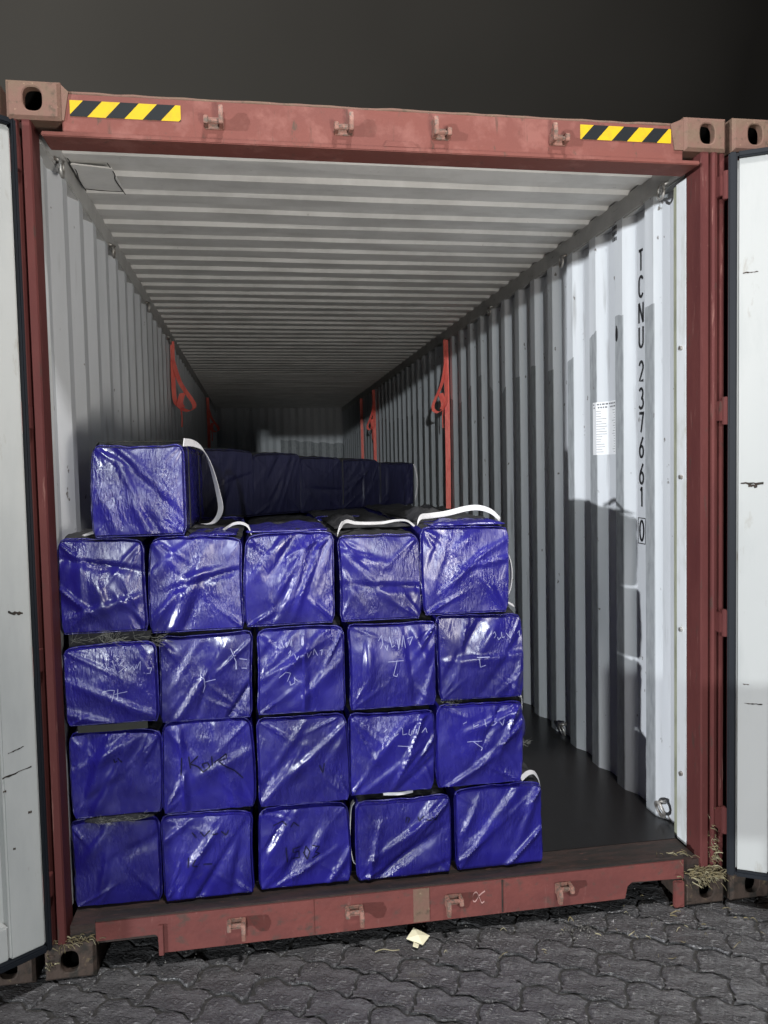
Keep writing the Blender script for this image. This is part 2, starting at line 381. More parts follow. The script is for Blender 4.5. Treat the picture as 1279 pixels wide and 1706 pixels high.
# ------------------------------------------------------------------ container pieces
HW, HT = 1.219, 2.896
def casting(mb_x0, z0, top, flip, mname, parent, y0=-0.004, dx=0.162, dz=0.118, dy=0.178, holec=None):
    """corner casting block with an oval front opening and a real cavity behind it."""
    x0, x1, z1 = mb_x0, mb_x0 + dx, z0 + dz
    cx, cz = (x0 + x1) / 2 + (0.006 if flip else -0.002), (z0 + z1) / 2 + 0.002
    b = MB(); K = 32
    ov = []
    for i in range(K):
        a = 2 * math.pi * i / K; c, s_ = math.cos(a), math.sin(a); e = 0.72
        ov.append((cx + 0.029 * math.copysign(abs(c) ** e, c), cz + 0.036 * math.copysign(abs(s_) ** e, s_)))
    bev = 0.010
    def rect(inset):
        out = []
        for i in range(K):
            a = 2 * math.pi * i / K; c, s_ = math.cos(a), math.sin(a)
            hx, hz = dx / 2 - inset, dz / 2 - inset
            k = 1 / max(abs(c) / hx, abs(s_) / hz)
            # snap to corner
            px, pz = c * k, s_ * k
            out.append(((x0 + x1) / 2 + px, (z0 + z1) / 2 + pz))
        for qx in (-1, 1):
            for qz in (-1, 1):
                tx, tz = (x0 + x1) / 2 + qx * (dx / 2 - inset), (z0 + z1) / 2 + qz * (dz / 2 - inset)
                i = min(range(K), key=lambda i: (out[i][0] - tx) ** 2 + (out[i][1] - tz) ** 2); out[i] = (tx, tz)
        return out
    r1, r0 = rect(bev), rect(0)
    vs = [(p[0], y0 + 0.03, p[1]) for p in ov] + [(p[0], y0 + .002, p[1]) for p in ov] + \
         [(cx + (p[0] - cx) * 1.12, y0, cz + (p[1] - cz) * 1.12) for p in ov] + [(p[0], y0, p[1]) for p in r1] + \
         [(p[0], y0 + bev, p[1]) for p in r0] + [(p[0], y0 + dy, p[1]) for p in r0]
    fs = []
    for k in range(5):
        for i in range(K): fs.append((k * K + i, k * K + (i + 1) % K, (k + 1) * K + (i + 1) % K, (k + 1) * K + i))
    fs.append(tuple(range(5 * K, 6 * K)))
    b.add(vs, fs, 0)
    # cavity
    cv = [(p[0], y0 + .03, p[1]) for p in ov] + [(cx + (p[0] - cx) * 1.5, y0 + .05, cz + (p[1] - cz) * 1.25) for p in ov] + [(cx + (p[0] - cx) * 1.5, y0 + .15, cz + (p[1] - cz) * 1.25) for p in ov]
    fs = [(k * K + i, k * K + (i + 1) % K, (k + 1) * K + (i + 1) % K, (k + 1) * K + i) for k in range(2) for i in range(K)] + [tuple(range(2 * K, 3 * K))]
    b.add(cv, fs, 1)
    for p_ in range(1): pass
    return b.build('corner_casting', [mname, 'dark_hole'], parent, recalc=False)

def post(side, xin, xout, parent, mname='post_red'):
    """rear corner post with the stepped channel for the door gasket; side = -1 left, 1 right."""
    xin_ = xin
    prof = [(xin, 0.105), (xin, 0.012), (xin + .004, 0.004), (xin + .026, 0.004), (xin + .030, 0.022), (xin + .038, 0.024), (xin + .042, 0.006),
            (xin + .050, 0.002), (xin + .062, 0.006), (xin + .066, 0.026), (xin + .074, 0.026), (xin + .078, 0.012), (xout, 0.012), (xout, 0.15), (xin + .02, 0.15), (xin + .02, .105)]
    poly = [(side * a, b_) for a, b_ in prof]
    return MB().prism(poly, 'z', 0.118, 2.778).build('corner_post', mname, parent)

cont = empty('shipping_container', (0, 0, 0))
tag(cont, 'open red shipping container with white corrugated interior, loaded with blue bales', 'container')

casting(-HW, 2.778, True, False, 'casting_paint', cont)
casting(HW - .162, 2.778, True, True, 'casting_paint', cont)
casting(-HW, 0.0, False, False, 'casting_dark', cont)
casting(HW - .162, 0.0, False, True, 'casting_dark', cont)
post(-1, 1.150, HW, cont); post(1, 1.126, HW, cont)

# header: box section, lip along its lower edge, doubler plate in the middle
h = MB()
h.box(-1.057, 1.057, 0.010, 0.112, 2.742, 2.868)
ho = h.build('door_header', 'red_paint', cont, bevel=0.004)
lp = MB(); lp.box(-1.118, 1.112, -0.008, 0.009, 2.726, 2.741); lp.box(-1.118, 1.112, 0.009, 0.113, 2.728, 2.7415)
lp.build('header_lip', 'red_paint', ho, bevel=0.003)
MB().prism([(-0.035, 2.742), (0.085, 2.742), (0.072, 2.762), (-0.022, 2.762)], 'y', -0.002, 0.0095).build('doubler_plate', 'red_paint', ho, bevel=0.002)
w = MB()   # rolled weld bead along the top edge
w.tube([(x / 20 * 1.05, 0.016 + rnd.uniform(-.002, .002), 2.868 + rnd.uniform(-.002, .002)) for x in range(-20, 21)], 0.006, 6)
w.build('weld_bead', 'casting_paint', ho, smooth=True)
# gusset plates where the header runs into the castings
for sx in (-1, 1):
    gi = 1.006 if sx > 0 else 1.034
    MB().prism([(sx * 1.056, 2.780), (sx * 1.056, 2.890), (sx * gi, 2.869), (sx * (gi + .016), 2.780)], 'y', 0.004, 0.10).build('gusset_plate', 'casting_paint', ho)

# sill with the forklift cut-outs at both ends
s_ = MB()
s_.prism([(-1.057, .113), (-.868, .115), (-.858, .108), (-.855, .048), (.822, .052), (.832, .098), (.850, .112), (1.057, .104), (1.057, .180), (-1.057, .180)], 'y', 0.006, 0.020)
so_ = s_.build('door_sill', 'sill_red', cont, bevel=0.002)
MB().box(-1.14, 1.126, 0.0205, 0.185, 0.100, 0.168).build('threshold_plate', 'sill_steel', so_)
MB().box(-1.057, 1.057, 0.004, 0.0200, 0.1805, 0.187).build('sill_lip', 'sill_steel', so_, bevel=0.002)
MB().box(-.855, -.838, -.004, .0055, .045, .150).build('sill_rib', 'sill_red', so_, bevel=.002)
MB().box(1.010, 1.050, -.012, .0055, .004, .103).build('sill_rib', 'sill_red', so_, bevel=.003)
MB().box(-1.0, 1.0, .5, .56, .04, .14).build('cross_member', 'sill_steel', cont)
MB().box(-1.1, 1.1, 1.1, 1.16, .04, .14).build('cross_member', 'sill_steel', cont)
for (xa, xb, m_) in ((.020, .078, 'casting_paint'), (.345, .350, 'sill_steel'), (-.335, -.332, 'sill_red')):
    MB().box(xa, xb, .0035, .0058, .056, .176).build('repair_plate' if xb - xa > .02 else 'weld_seam', m_, so_)
ck = MB()   # chalk squiggle on the sill
ck.ribbon(smoothpts([(.283, .0045, .142), (.262, .0045, .128), (.248, .0045, .108), (.238, .0045, .112), (.240, .0045, .135), (.252, .0045, .140), (.262, .0045, .120), (.270, .0045, .100), (.280, .0045, .104)], 4), 0.005, (0, 0, 1), 0.0008)
ck.build('chalk_mark', 'chalk_pink', so_)

# keepers for the locking bars: plate, one low lug, one tall lug, pin
def keeper(x, z, tall, up):
    b = MB(); y = 0.009 if up else 0.005
    b.box(x - .030, x + .030, y - .006, y, z - .020, z + .018)
    lo, hi = (x - .026, x + .022) if tall > 0 else (x + .022, x - .026)
    sg = 1 if up else -1
    b.prism([(y - .006, z - sg * .018), (y - .042, z - sg * .016), (y - .046, z + sg * .006), (y - .030, z + sg * .014), (y - .006, z + sg * .014)], 'x', lo - .007, lo + .007)
    b.prism([(y - .006, z - sg * .020), (y - .050, z - sg * .018), (y - .058, z + sg * .010), (y - .050, z + sg * .040), (y - .038, z + sg * .040), (y - .022, z + sg * .016), (y - .006, z + sg * .016)], 'x', hi - .007, hi + .007)
    b.tube([(lo, y - .026, z - .004 * sg), (hi, y - .026, z - .004 * sg)], .008, 8)
    return b.build('lock_keeper', 'keeper_steel', cont, bevel=0.002)
for x, t in ((-.586, 1), (-.166, 1), (.167, -1), (.584, -1)):
    keeper(x, 2.795, t, True)
for x, t in ((-.594, 1), (-.191, 1), (.165, -1), (.577, -1)):
    keeper(x, .126, t, False)

# hazard stickers
def sticker(x0, x1, z0, z1, y, phase):
    b = MB(); H = z1 - z0; pitch = 0.0565; lean = 0.046
    b.add([(x0, y, z0), (x1, y, z0), (x1, y, z1), (x0, y, z1)], [(0, 1, 2, 3)], 0)
    k = -3
    while True:
        a = x0 + phase + 2 * k * pitch; k += 1
        if a > x1: break
        poly = [(a, z0), (a + pitch, z0), (a + pitch + lean, z1), (a + lean, z1)]
        def clip(P, xc, keep):
            out = []
            for i in range(len(P)):
                p, q = P[i], P[(i + 1) % len(P)]
                ip, iq = keep(p[0]), keep(q[0])
                if ip: out.append(p)
                if ip != iq: t = (xc - p[0]) / (q[0] - p[0]); out.append((xc, p[1] + t * (q[1] - p[1])))
            return out
        P = clip(poly, x0, lambda v: v >= x0 - 1e-9)
        if len(P) > 2: P = clip(P, x1, lambda v: v <= x1 + 1e-9)
        if len(P) > 2: b.add([(p[0], y - .0006, p[1]) for p in P], [tuple(range(len(P)))], 1)
    return b.build('hazard_sticker', ['sticker_yellow', 'sticker_black'], ho, recalc=False)
sticker(-1.032, -.692, 2.796, 2.846, 0.0085, -0.005)['label'] = 'yellow and black striped sticker at the left end of the header'
sticker(.668, 1.010, 2.803, 2.853, 0.0085, 0.004)['label'] = 'yellow and black striped sticker at the right end of the header'

# hinge lugs on the posts
for sx in (-1, 1):
    for z in (2.652, 1.85, 1.073, .33):
        b = MB(); b.box(sx * 1.196 - .014, sx * 1.196 + .014, -.022, .011, z - .036, z + .036)
        b.tube([(sx * 1.204, -.024, z - .050), (sx * 1.204, -.024, z + .050)], .013, 10)
        b.build('hinge_lug', 'post_red', cont, bevel=.002)

# interior: white inner posts, sealant bead, corrugated walls, rails, roof, floor
XI, XO = 1.147, 1.183
for sx in (-1, 1):
    xin = 1.126 if sx > 0 else 1.158
    MB().box(min(sx * xin, sx * 1.20), max(sx * xin, sx * 1.20), .106, .182, .170, 2.727).build('inner_post', 'post_white', cont, bevel=.006)
    MB().box(min(sx * (xin + .008), sx * 1.19), max(sx * (xin + .008), sx * 1.19), .1825, .215, .170, 2.727).build('sealant_strip', 'sealant', cont, bevel=.004)
    prof = [(.2155, XO)]
    yc = .290
    while yc < 11.9:
        prof += [(yc - .036, XO), (yc + .036, XO), (yc + .103, XI), (yc + .175, XI)]
        yc += .278
    prof = [p for p in prof if p[0] <= 11.99]; prof.append((11.99, prof[-1][1]))
    b = MB(); n = len(prof); zs = [.165, .6, 1.1, 1.6, 2.1, 2.760]
    b.add([(sx * x, y, z) for z in zs for y, x in prof], [(k * n + i, k * n + i + 1, (k + 1) * n + i + 1, (k + 1) * n + i) for k in range(len(zs) - 1) for i in range(n - 1)])
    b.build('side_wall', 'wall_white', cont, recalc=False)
    MB().box(min(sx * 1.143, sx * 1.205), max(sx * 1.143, sx * 1.205), .113, 12.0, 2.748, 2.842).build('top_rail', 'rail_paint', cont, bevel=.006)
    MB().box(min(sx * 1.150, sx * 1.205), max(sx * 1.150, sx * 1.205), .186, 12.0, .05, .164).build('bottom_rail', 'sill_steel', cont)
    # lashing rings
    for (y, z) in ((.285, 2.745), (1.31, 2.740), (2.6, 2.740), (3.9, 2.740)):
        b = MB(); c = Vector((sx * 1.122, y, z - .012))
        b.tube([c + Vector((0, math.cos(a) * .024, math.sin(a) * .028)) for a in [2 * math.pi * i / 16 for i in range(16)]], .006, 8, True)
        b.tube([(sx * 1.146, y - .02, z + .018), (sx * 1.118, y, z + .012), (sx * 1.146, y + .02, z + .018)], .007, 8)
        b.build('lashing_ring', 'galvanised', cont, smooth=True)
for (y, z) in ((1.39, .215), (.326, .225), (2.5, .215)):
    b = MB(); c = Vector((1.135, y, z))
    b.tube([c + Vector((-.01 * math.sin(a), math.cos(a) * .030, math.sin(a) * .030)) for a in [2 * math.pi * i / 16 for i in range(16)]], .007, 8, True)
    b.tube([(1.16, y, z + .03), (1.13, y, z + .03)], .009, 8)
    b.build('lashing_ring', 'galvanised', cont, smooth=True)

# roof
prof = [(.10, 2.846), (.385, 2.846)]
y = .385
while y < 11.9:
    prof += [(y + .016, 2.830), (y + .100, 2.830), (y + .118, 2.846), (y + .205, 2.846)]; y += .205
b = MB(); n = len(prof); xs = [-1.205, -.6, 0, .6, 1.205]
rr = random.Random(3)
b.add([(x, yy, z + (rr.uniform(-.003, .003) if abs(x) < 1 else 0)) for x in xs for yy, z in prof], [(k * n + i, k * n + i + 1, (k + 1) * n + i + 1, (k + 1) * n + i) for k in range(4) for i in range(n - 1)])
b.build('roof_panel', 'grey_interior', cont, recalc=False)
b = MB()   # lifted patch near the left front corner with dark torn edges
b.prism([(-1.125, .44), (-.985, .47), (-.978, .70), (-1.125, .69)], 'z', 2.806, 2.812)
rp = b.build('roof_patch', 'grey_interior', cont)
b = MB()
b.tube(smoothpts([(-1.128, .41, 2.815), (-1.118, .50, 2.806), (-1.127, .60, 2.804), (-1.124, .71, 2.803)], 4), .0018, 6)
b.tube(smoothpts([(-.995, .44, 2.815), (-.982, .52, 2.804), (-.990, .58, 2.804), (-.976, .73, 2.802)], 4), .0018, 6)
b.tube(smoothpts([(-1.124, .69, 2.804), (-1.05, .70, 2.803), (-.978, .70, 2.803)], 4), .0016, 6)
b.build('torn_edge', 'dark_hole', rp, smooth=True)

MB().box(-1.19, 1.19, .186, 12.0, .150, .170).build('container_floor', 'floor_board', cont)
# front end wall
b = MB(); prof = []; x = -1.19
while x < 1.19:
    prof += [(x, 12.0), (x + .072, 12.0), (x + .14, 11.96), (x + .21, 11.96)]; x += .278
prof = [p for p in prof if p[0] < 1.2] + [(1.2, 12.0)]
n = len(prof)
b.add([(px, py, z) for z in (.16, 1.5, 2.85) for px, py in prof], [(k * n + i, k * n + i + 1, (k + 1) * n + i + 1, (k + 1) * n + i) for k in range(2) for i in range(n - 1)])
b.build('end_wall', 'wall_white', cont, recalc=False)

# ---------------------------------------------------------------- lettering on the right wall (strokes in a 0..1 box)
def arc(cx, cy, rx, ry, a0, a1, k=10): return [(cx + rx * math.cos(R(a0 + (a1 - a0) * i / k)), cy + ry * math.sin(R(a0 + (a1 - a0) * i / k))) for i in range(k + 1)]
GL = {
 'T': [[(.5, 0), (.5, 1)], [(.12, 1), (.88, 1)]],
 'C': [arc(.5, .72, .38, .28, 25, 180) + arc(.5, .28, .38, .28, 180, 335)],
 'N': [[(.10, 0), (.10, 1)], [(.10, 1), (.90, 0)], [(.90, 0), (.90, 1)]],
 'U': [[(.12, 1), (.12, .28)] + arc(.5, .28, .38, .28, 180, 360) + [(.88, 1)]],
 '2': [arc(.5, .74, .36, .26, 165, -30) + [(.15, .04), (.9, .04)]],
 '3': [arc(.45, .75, .36, .25, 150, -80) + arc(.45, .26, .42, .26, 80, -150)],
 '7': [[(.1, .96), (.98, .96)], [(.90, 1), (.42, 0)]],
 '6': [[(.8, 1), (.35, .62)] + arc(.5, .28, .36, .28, 150, 510, 18)],
 '1': [[(.28, .80), (.55, .98)], [(.55, 1), (.55, 0)]],
 '0': [arc(.5, .5, .38, .5, 90, 450, 24)],
}
no = empty('container_number'); no.parent = cont; no['label'] = 'black container number reading TCNU 237661 0 down the wall'
def glyph(b, ch, yc, wd, z1, ht, x, sw):
    for st in GL[ch]:
        pts = [(x, yc + wd / 2 - p[0] * wd, z1 - ht + p[1] * ht) for p in st]
        # flat stroke with mitred joints, facing the interior (-X)
        n = len(pts); vs = []
        for i, p in enumerate(pts):
            a, c = Vector(pts[max(i - 1, 0)]), Vector(pts[min(i + 1, n - 1)])
            t = (c - a).normalized(); nn = Vector((0, -t.z, t.y))
            q = Vector(p); vs += [q - nn * sw / 2, q + nn * sw / 2]
        b.add(vs, [(2 * i, 2 * i + 1, 2 * i + 3, 2 * i + 2) for i in range(n - 1)])
for ch, z in zip('TCNU2376610', (2.584, 2.473, 2.361, 2.257, 2.108, 1.992, 1.888, 1.780, 1.664, 1.563, 1.414)):
    ln = MB(); glyph(ln, ch, .566, .046, z, .086, 1.1812, .0125); ln.build('character', 'lettering_black', no, recalc=False)
bx = MB()
for (a, b_, c, d) in ((.532, .600, 1.424, 1.428), (.532, .600, 1.312, 1.316), (.532, .536, 1.312, 1.428), (.596, .600, 1.312, 1.428)):
    bx.add([(1.1815, a, c), (1.1815, b_, c), (1.1815, b_, d), (1.1815, a, d)], [(0, 1, 2, 3)])
bx.build('number_box', 'lettering_black', no, recalc=False)
# small stencilled dot block above and the dark scuff
dm = MB()
for i in range(3):
    for j in range(3): dm.box(1.1450, 1.1462, .722 + i * .015, .731 + i * .015, 2.672 + j * .026, 2.688 + j * .026)
for i in range(2): dm.box(1.1450, 1.1462, .725 + i * .02, .738 + i * .02, 2.752 + .012 * i, 2.766 + .012 * i)
dm.build('stencil_dots', 'lettering_black', cont)
sc_ = MB(); pts = arc(.728, 2.252, .012, .037, 0, 360, 18)[:-1]
sc_.add([(1.1460, p[0], p[1] + rnd.uniform(-.006, .006)) for p in pts], [tuple(range(18))])
sc_.build('scuff_mark', 'lettering_black', cont, recalc=False)
# consolidated data placard, with a printed title and rows
def onwall(y, off=.0015):
    return (XO if y < .882 else XO - (y - .882) / .067 * (XO - XI) if y < .949 else XI) - off
pl = MB(); ys_ = [.812, .881, .915, .948, .985]
pl.add([(onwall(y), y, z) for z in (1.712, 1.965) for y in ys_], [(i, i + 1, 6 + i, 5 + i) for i in range(4)])
po = pl.build('placard', 'placard_white', cont, recalc=False); po['label'] = 'white printed data placard with rows of small text'
pt = MB(); rp_ = random.Random(5)
def dash(y0, y1, z, hh):
    pt.add([(onwall(y0, .0024), y0, z), (onwall(y1, .0024), y1, z), (onwall(y1, .0024), y1, z + hh), (onwall(y0, .0024), y0, z + hh)], [(0, 1, 2, 3)])
for i, z in enumerate((1.950, 1.935)):
    y = .818
    while y < .97:
        l = rp_.uniform(.006, .014)
        if not (y < .882 < y + l or y < .949 < y + l): dash(y, y + l, z, .007)
        y += l + .005
for i in range(17):
    z = 1.920 - i * .0122
    dash(.947 - rp_.uniform(.02, .055), .947, z, .002); dash(.820, .820 + rp_.uniform(.008, .03), z, .002)
pt.build('placard_print', 'placard_ink', po, recalc=False)['kind'] = 'stuff'
# bolts in the inner post
for z in (2.10, 1.61, 1.02, .45):
    bb = MB(); bb.tube([(1.128, .14, z), (1.116, .14, z)], .009, 8); bb.build('bolt_head', 'galvanised', cont)

# ---------------------------------------------------------------- doors swung wide open
def door(side, hinge, angle, parent, gw=.031):
    u = Vector((side * math.cos(R(angle)), -math.sin(R(angle)), 0)); wv = Vector((-side * math.sin(R(angle)), -math.cos(R(angle)), 0))
    T = Matrix(((u.x, wv.x, 0, hinge[0]), (u.y, wv.y, 0, hinge[1]), (0, 0, 1, 0), (0, 0, 0, 1)))
    b = MB(); z0, z1, U0, U1 = .150, 2.738, gw + .001, 1.120
    b.box(U0, U0 + .112, -.05, 0, z0, z1, 0, T); b.box(U1 - .112, U1, -.05, 0, z0, z1, 0, T)
    b.box(U0 + .1125, U1 - .1125, -.05, -.004, z0, z0 + .11, 0, T); b.box(U0 + .1125, U1 - .1125, -.05, -.004, z1 - .11, z1, 0, T)
    do = b.build('door', 'door_white', parent, bevel=.006)
    # corrugated leaf between the frame members
    pr = []; uu = U0 + .1125
    while uu < U1 - .2:
        pr += [(uu, -.040), (uu + .07, -.040), (uu + .10, -.012), (uu + .17, -.012), (uu + .20, -.040)]; uu += .215
    pr += [(U1 - .113, -.040)]
    b = MB(); n = len(pr); vs = [T @ Vector((p, q, z)) for z in (z0 + .10, z1 - .10) for p, q in pr]
    b.add(vs, [(i, i + 1, n + i + 1, n + i) for i in range(n - 1)])
    b.build('door_panel', 'door_white', do, recalc=False)
    MB().box(U0, U1, -.058, -.0525, z0, z1, 0, T).build('door_skin', 'red_paint', do)
    b = MB()
    b.box(.002, gw, -.030, .012, z0 - .022, z1 + .022, 0, T); b.box(U1 + .001, U1 + .028, -.030, .012, z0 - .022, z1 + .022, 0, T)
    b.box(gw + .0005, U1 + .0005, -.030, .012, z0 - .022, z0 - .0005, 0, T); b.box(gw + .0005, U1 + .0005, -.030, .012, z1 + .0005, z1 + .022, 0, T)
    b.build('gasket', 'rubber', do, bevel=.005)
    for uu in (.36, .86):
        b = MB(); b.tube([T @ Vector((uu, -.085, .12)), T @ Vector((uu, -.085, 2.77))], .017, 10); b.build('locking_bar', 'galvanised', do, smooth=True)
        for z in (.4, 1.2, 2.0, 2.5): MB().box(uu - .05, uu + .05, -.10, -.0585, z - .03, z + .03, 0, T).build('bar_guide', 'red_paint', do, bevel=.004)
    return do, T
dl, TL = door(-1, (-1.186, -.030), 38, cont, .017); dl['label'] = 'white inner face of the left door, swung open'
dr, TR = door(1, (1.204, -.034), 30, cont); dr['label'] = 'white inner face of the right door, swung open'
# scratches and chips in the door paint, with a shape of their own
ch = MB(); rc = random.Random(11)
def chip(b, T, u, z, L_, h_, tilt=0.0):
    k = 9; top = [(u + L_ * i / k, z + tilt * L_ * i / k + h_ * rc.uniform(.2, 1)) for i in range(k + 1)]; bot = [(u + L_ * i / k, z + tilt * L_ * i / k - h_ * rc.uniform(.0, 1)) for i in range(k + 1)]
    vs = [T @ Vector((p[0], .0008, p[1])) for p in top + bot]
    b.add(vs, [(i, i + 1, k + 2 + i, k + 1 + i) for i in range(k)])
for (u, z, l, hh, t) in ((.045, 1.585, .075, .006, 0), (.07, 1.578, .03, .010, 0), (.06, .78, .06, .003, 0), (.05, 2.335, .05, .004, 0), (.055, .85, .02, .003, 0)): chip(ch, TR, u, z, l, hh, t)
ch.build('paint_chip', 'casting_dark', dr, recalc=False)['kind'] = 'stuff'
ch = MB()
for (u, z, l, hh, t) in ((.045, 1.235, .045, .007, .2), (.06, .815, .05, .003, -.2), (.04, .745, .09, .004, -.15), (.045, .60, .012, .005, 0), (.10, .50, .008, .005, 0), (.12, .69, .01, .005, 0)): chip(ch, TL, u, z, l, hh, t)
ch.build('paint_chip', 'casting_dark', dl, recalc=False)['kind'] = 'stuff'

# ---------------------------------------------------------------- neighbouring containers, closed, standing flush
def neighbour(xc, label, hdir):
    e = empty('shipping_container', (xc, 0, 0)); tag(e, label, 'container', 'containers standing side by side')
    def put(mb, name, m_, **k):
        return mb.build(name, m_, e, **k)
    for x0 in (-HW, HW - .162):
        casting(x0, 2.784, True, hdir > 0, 'casting_paint', e); casting(x0, 0.0, False, hdir > 0, 'casting_dark', e)
    for sx in (-1, 1): post(sx, 1.130, HW, e)
    put(MB().box(-1.057, 1.057, .01, .12, 2.742, 2.868), 'door_header', 'red_paint', bevel=.004)
    put(MB().box(-1.057, 1.057, .006, .12, .045, .180), 'door_sill', 'red_paint', bevel=.004)
    for sx in (-1, 1):
        pr = []; u = .01
        while u < 1.1: pr += [(u, .05), (u + .10, .05), (u + .13, .08), (u + .20, .08), (u + .23, .05)]; u += .26
        pr = [p for p in pr if p[0] < 1.128]
        b = MB(); n = len(pr); b.add([(sx * p, q, z) for z in (.181, 2.741) for p, q in pr], [(i, i + 1, n + i + 1, n + i) for i in range(n - 1)])
        d = put(b, 'door', 'red_paint', recalc=False)
        for uu in (.3, .82):
            b = MB(); b.tube([(sx * uu, .022, .12), (sx * uu, .022, 2.79)], .017, 10); q = b.build('locking_bar', 'galvanised', d, smooth=True)
    put(MB().box(-1.21, 1.21, .15, 12.1, .16, 2.86), 'side_and_roof_shell', 'red_paint')
    return e
neighbour(-2.438 - .030, 'red shipping container standing behind the open left door', -1)
neighbour(2.438 + .026, 'red shipping container standing behind the open right door', 1)

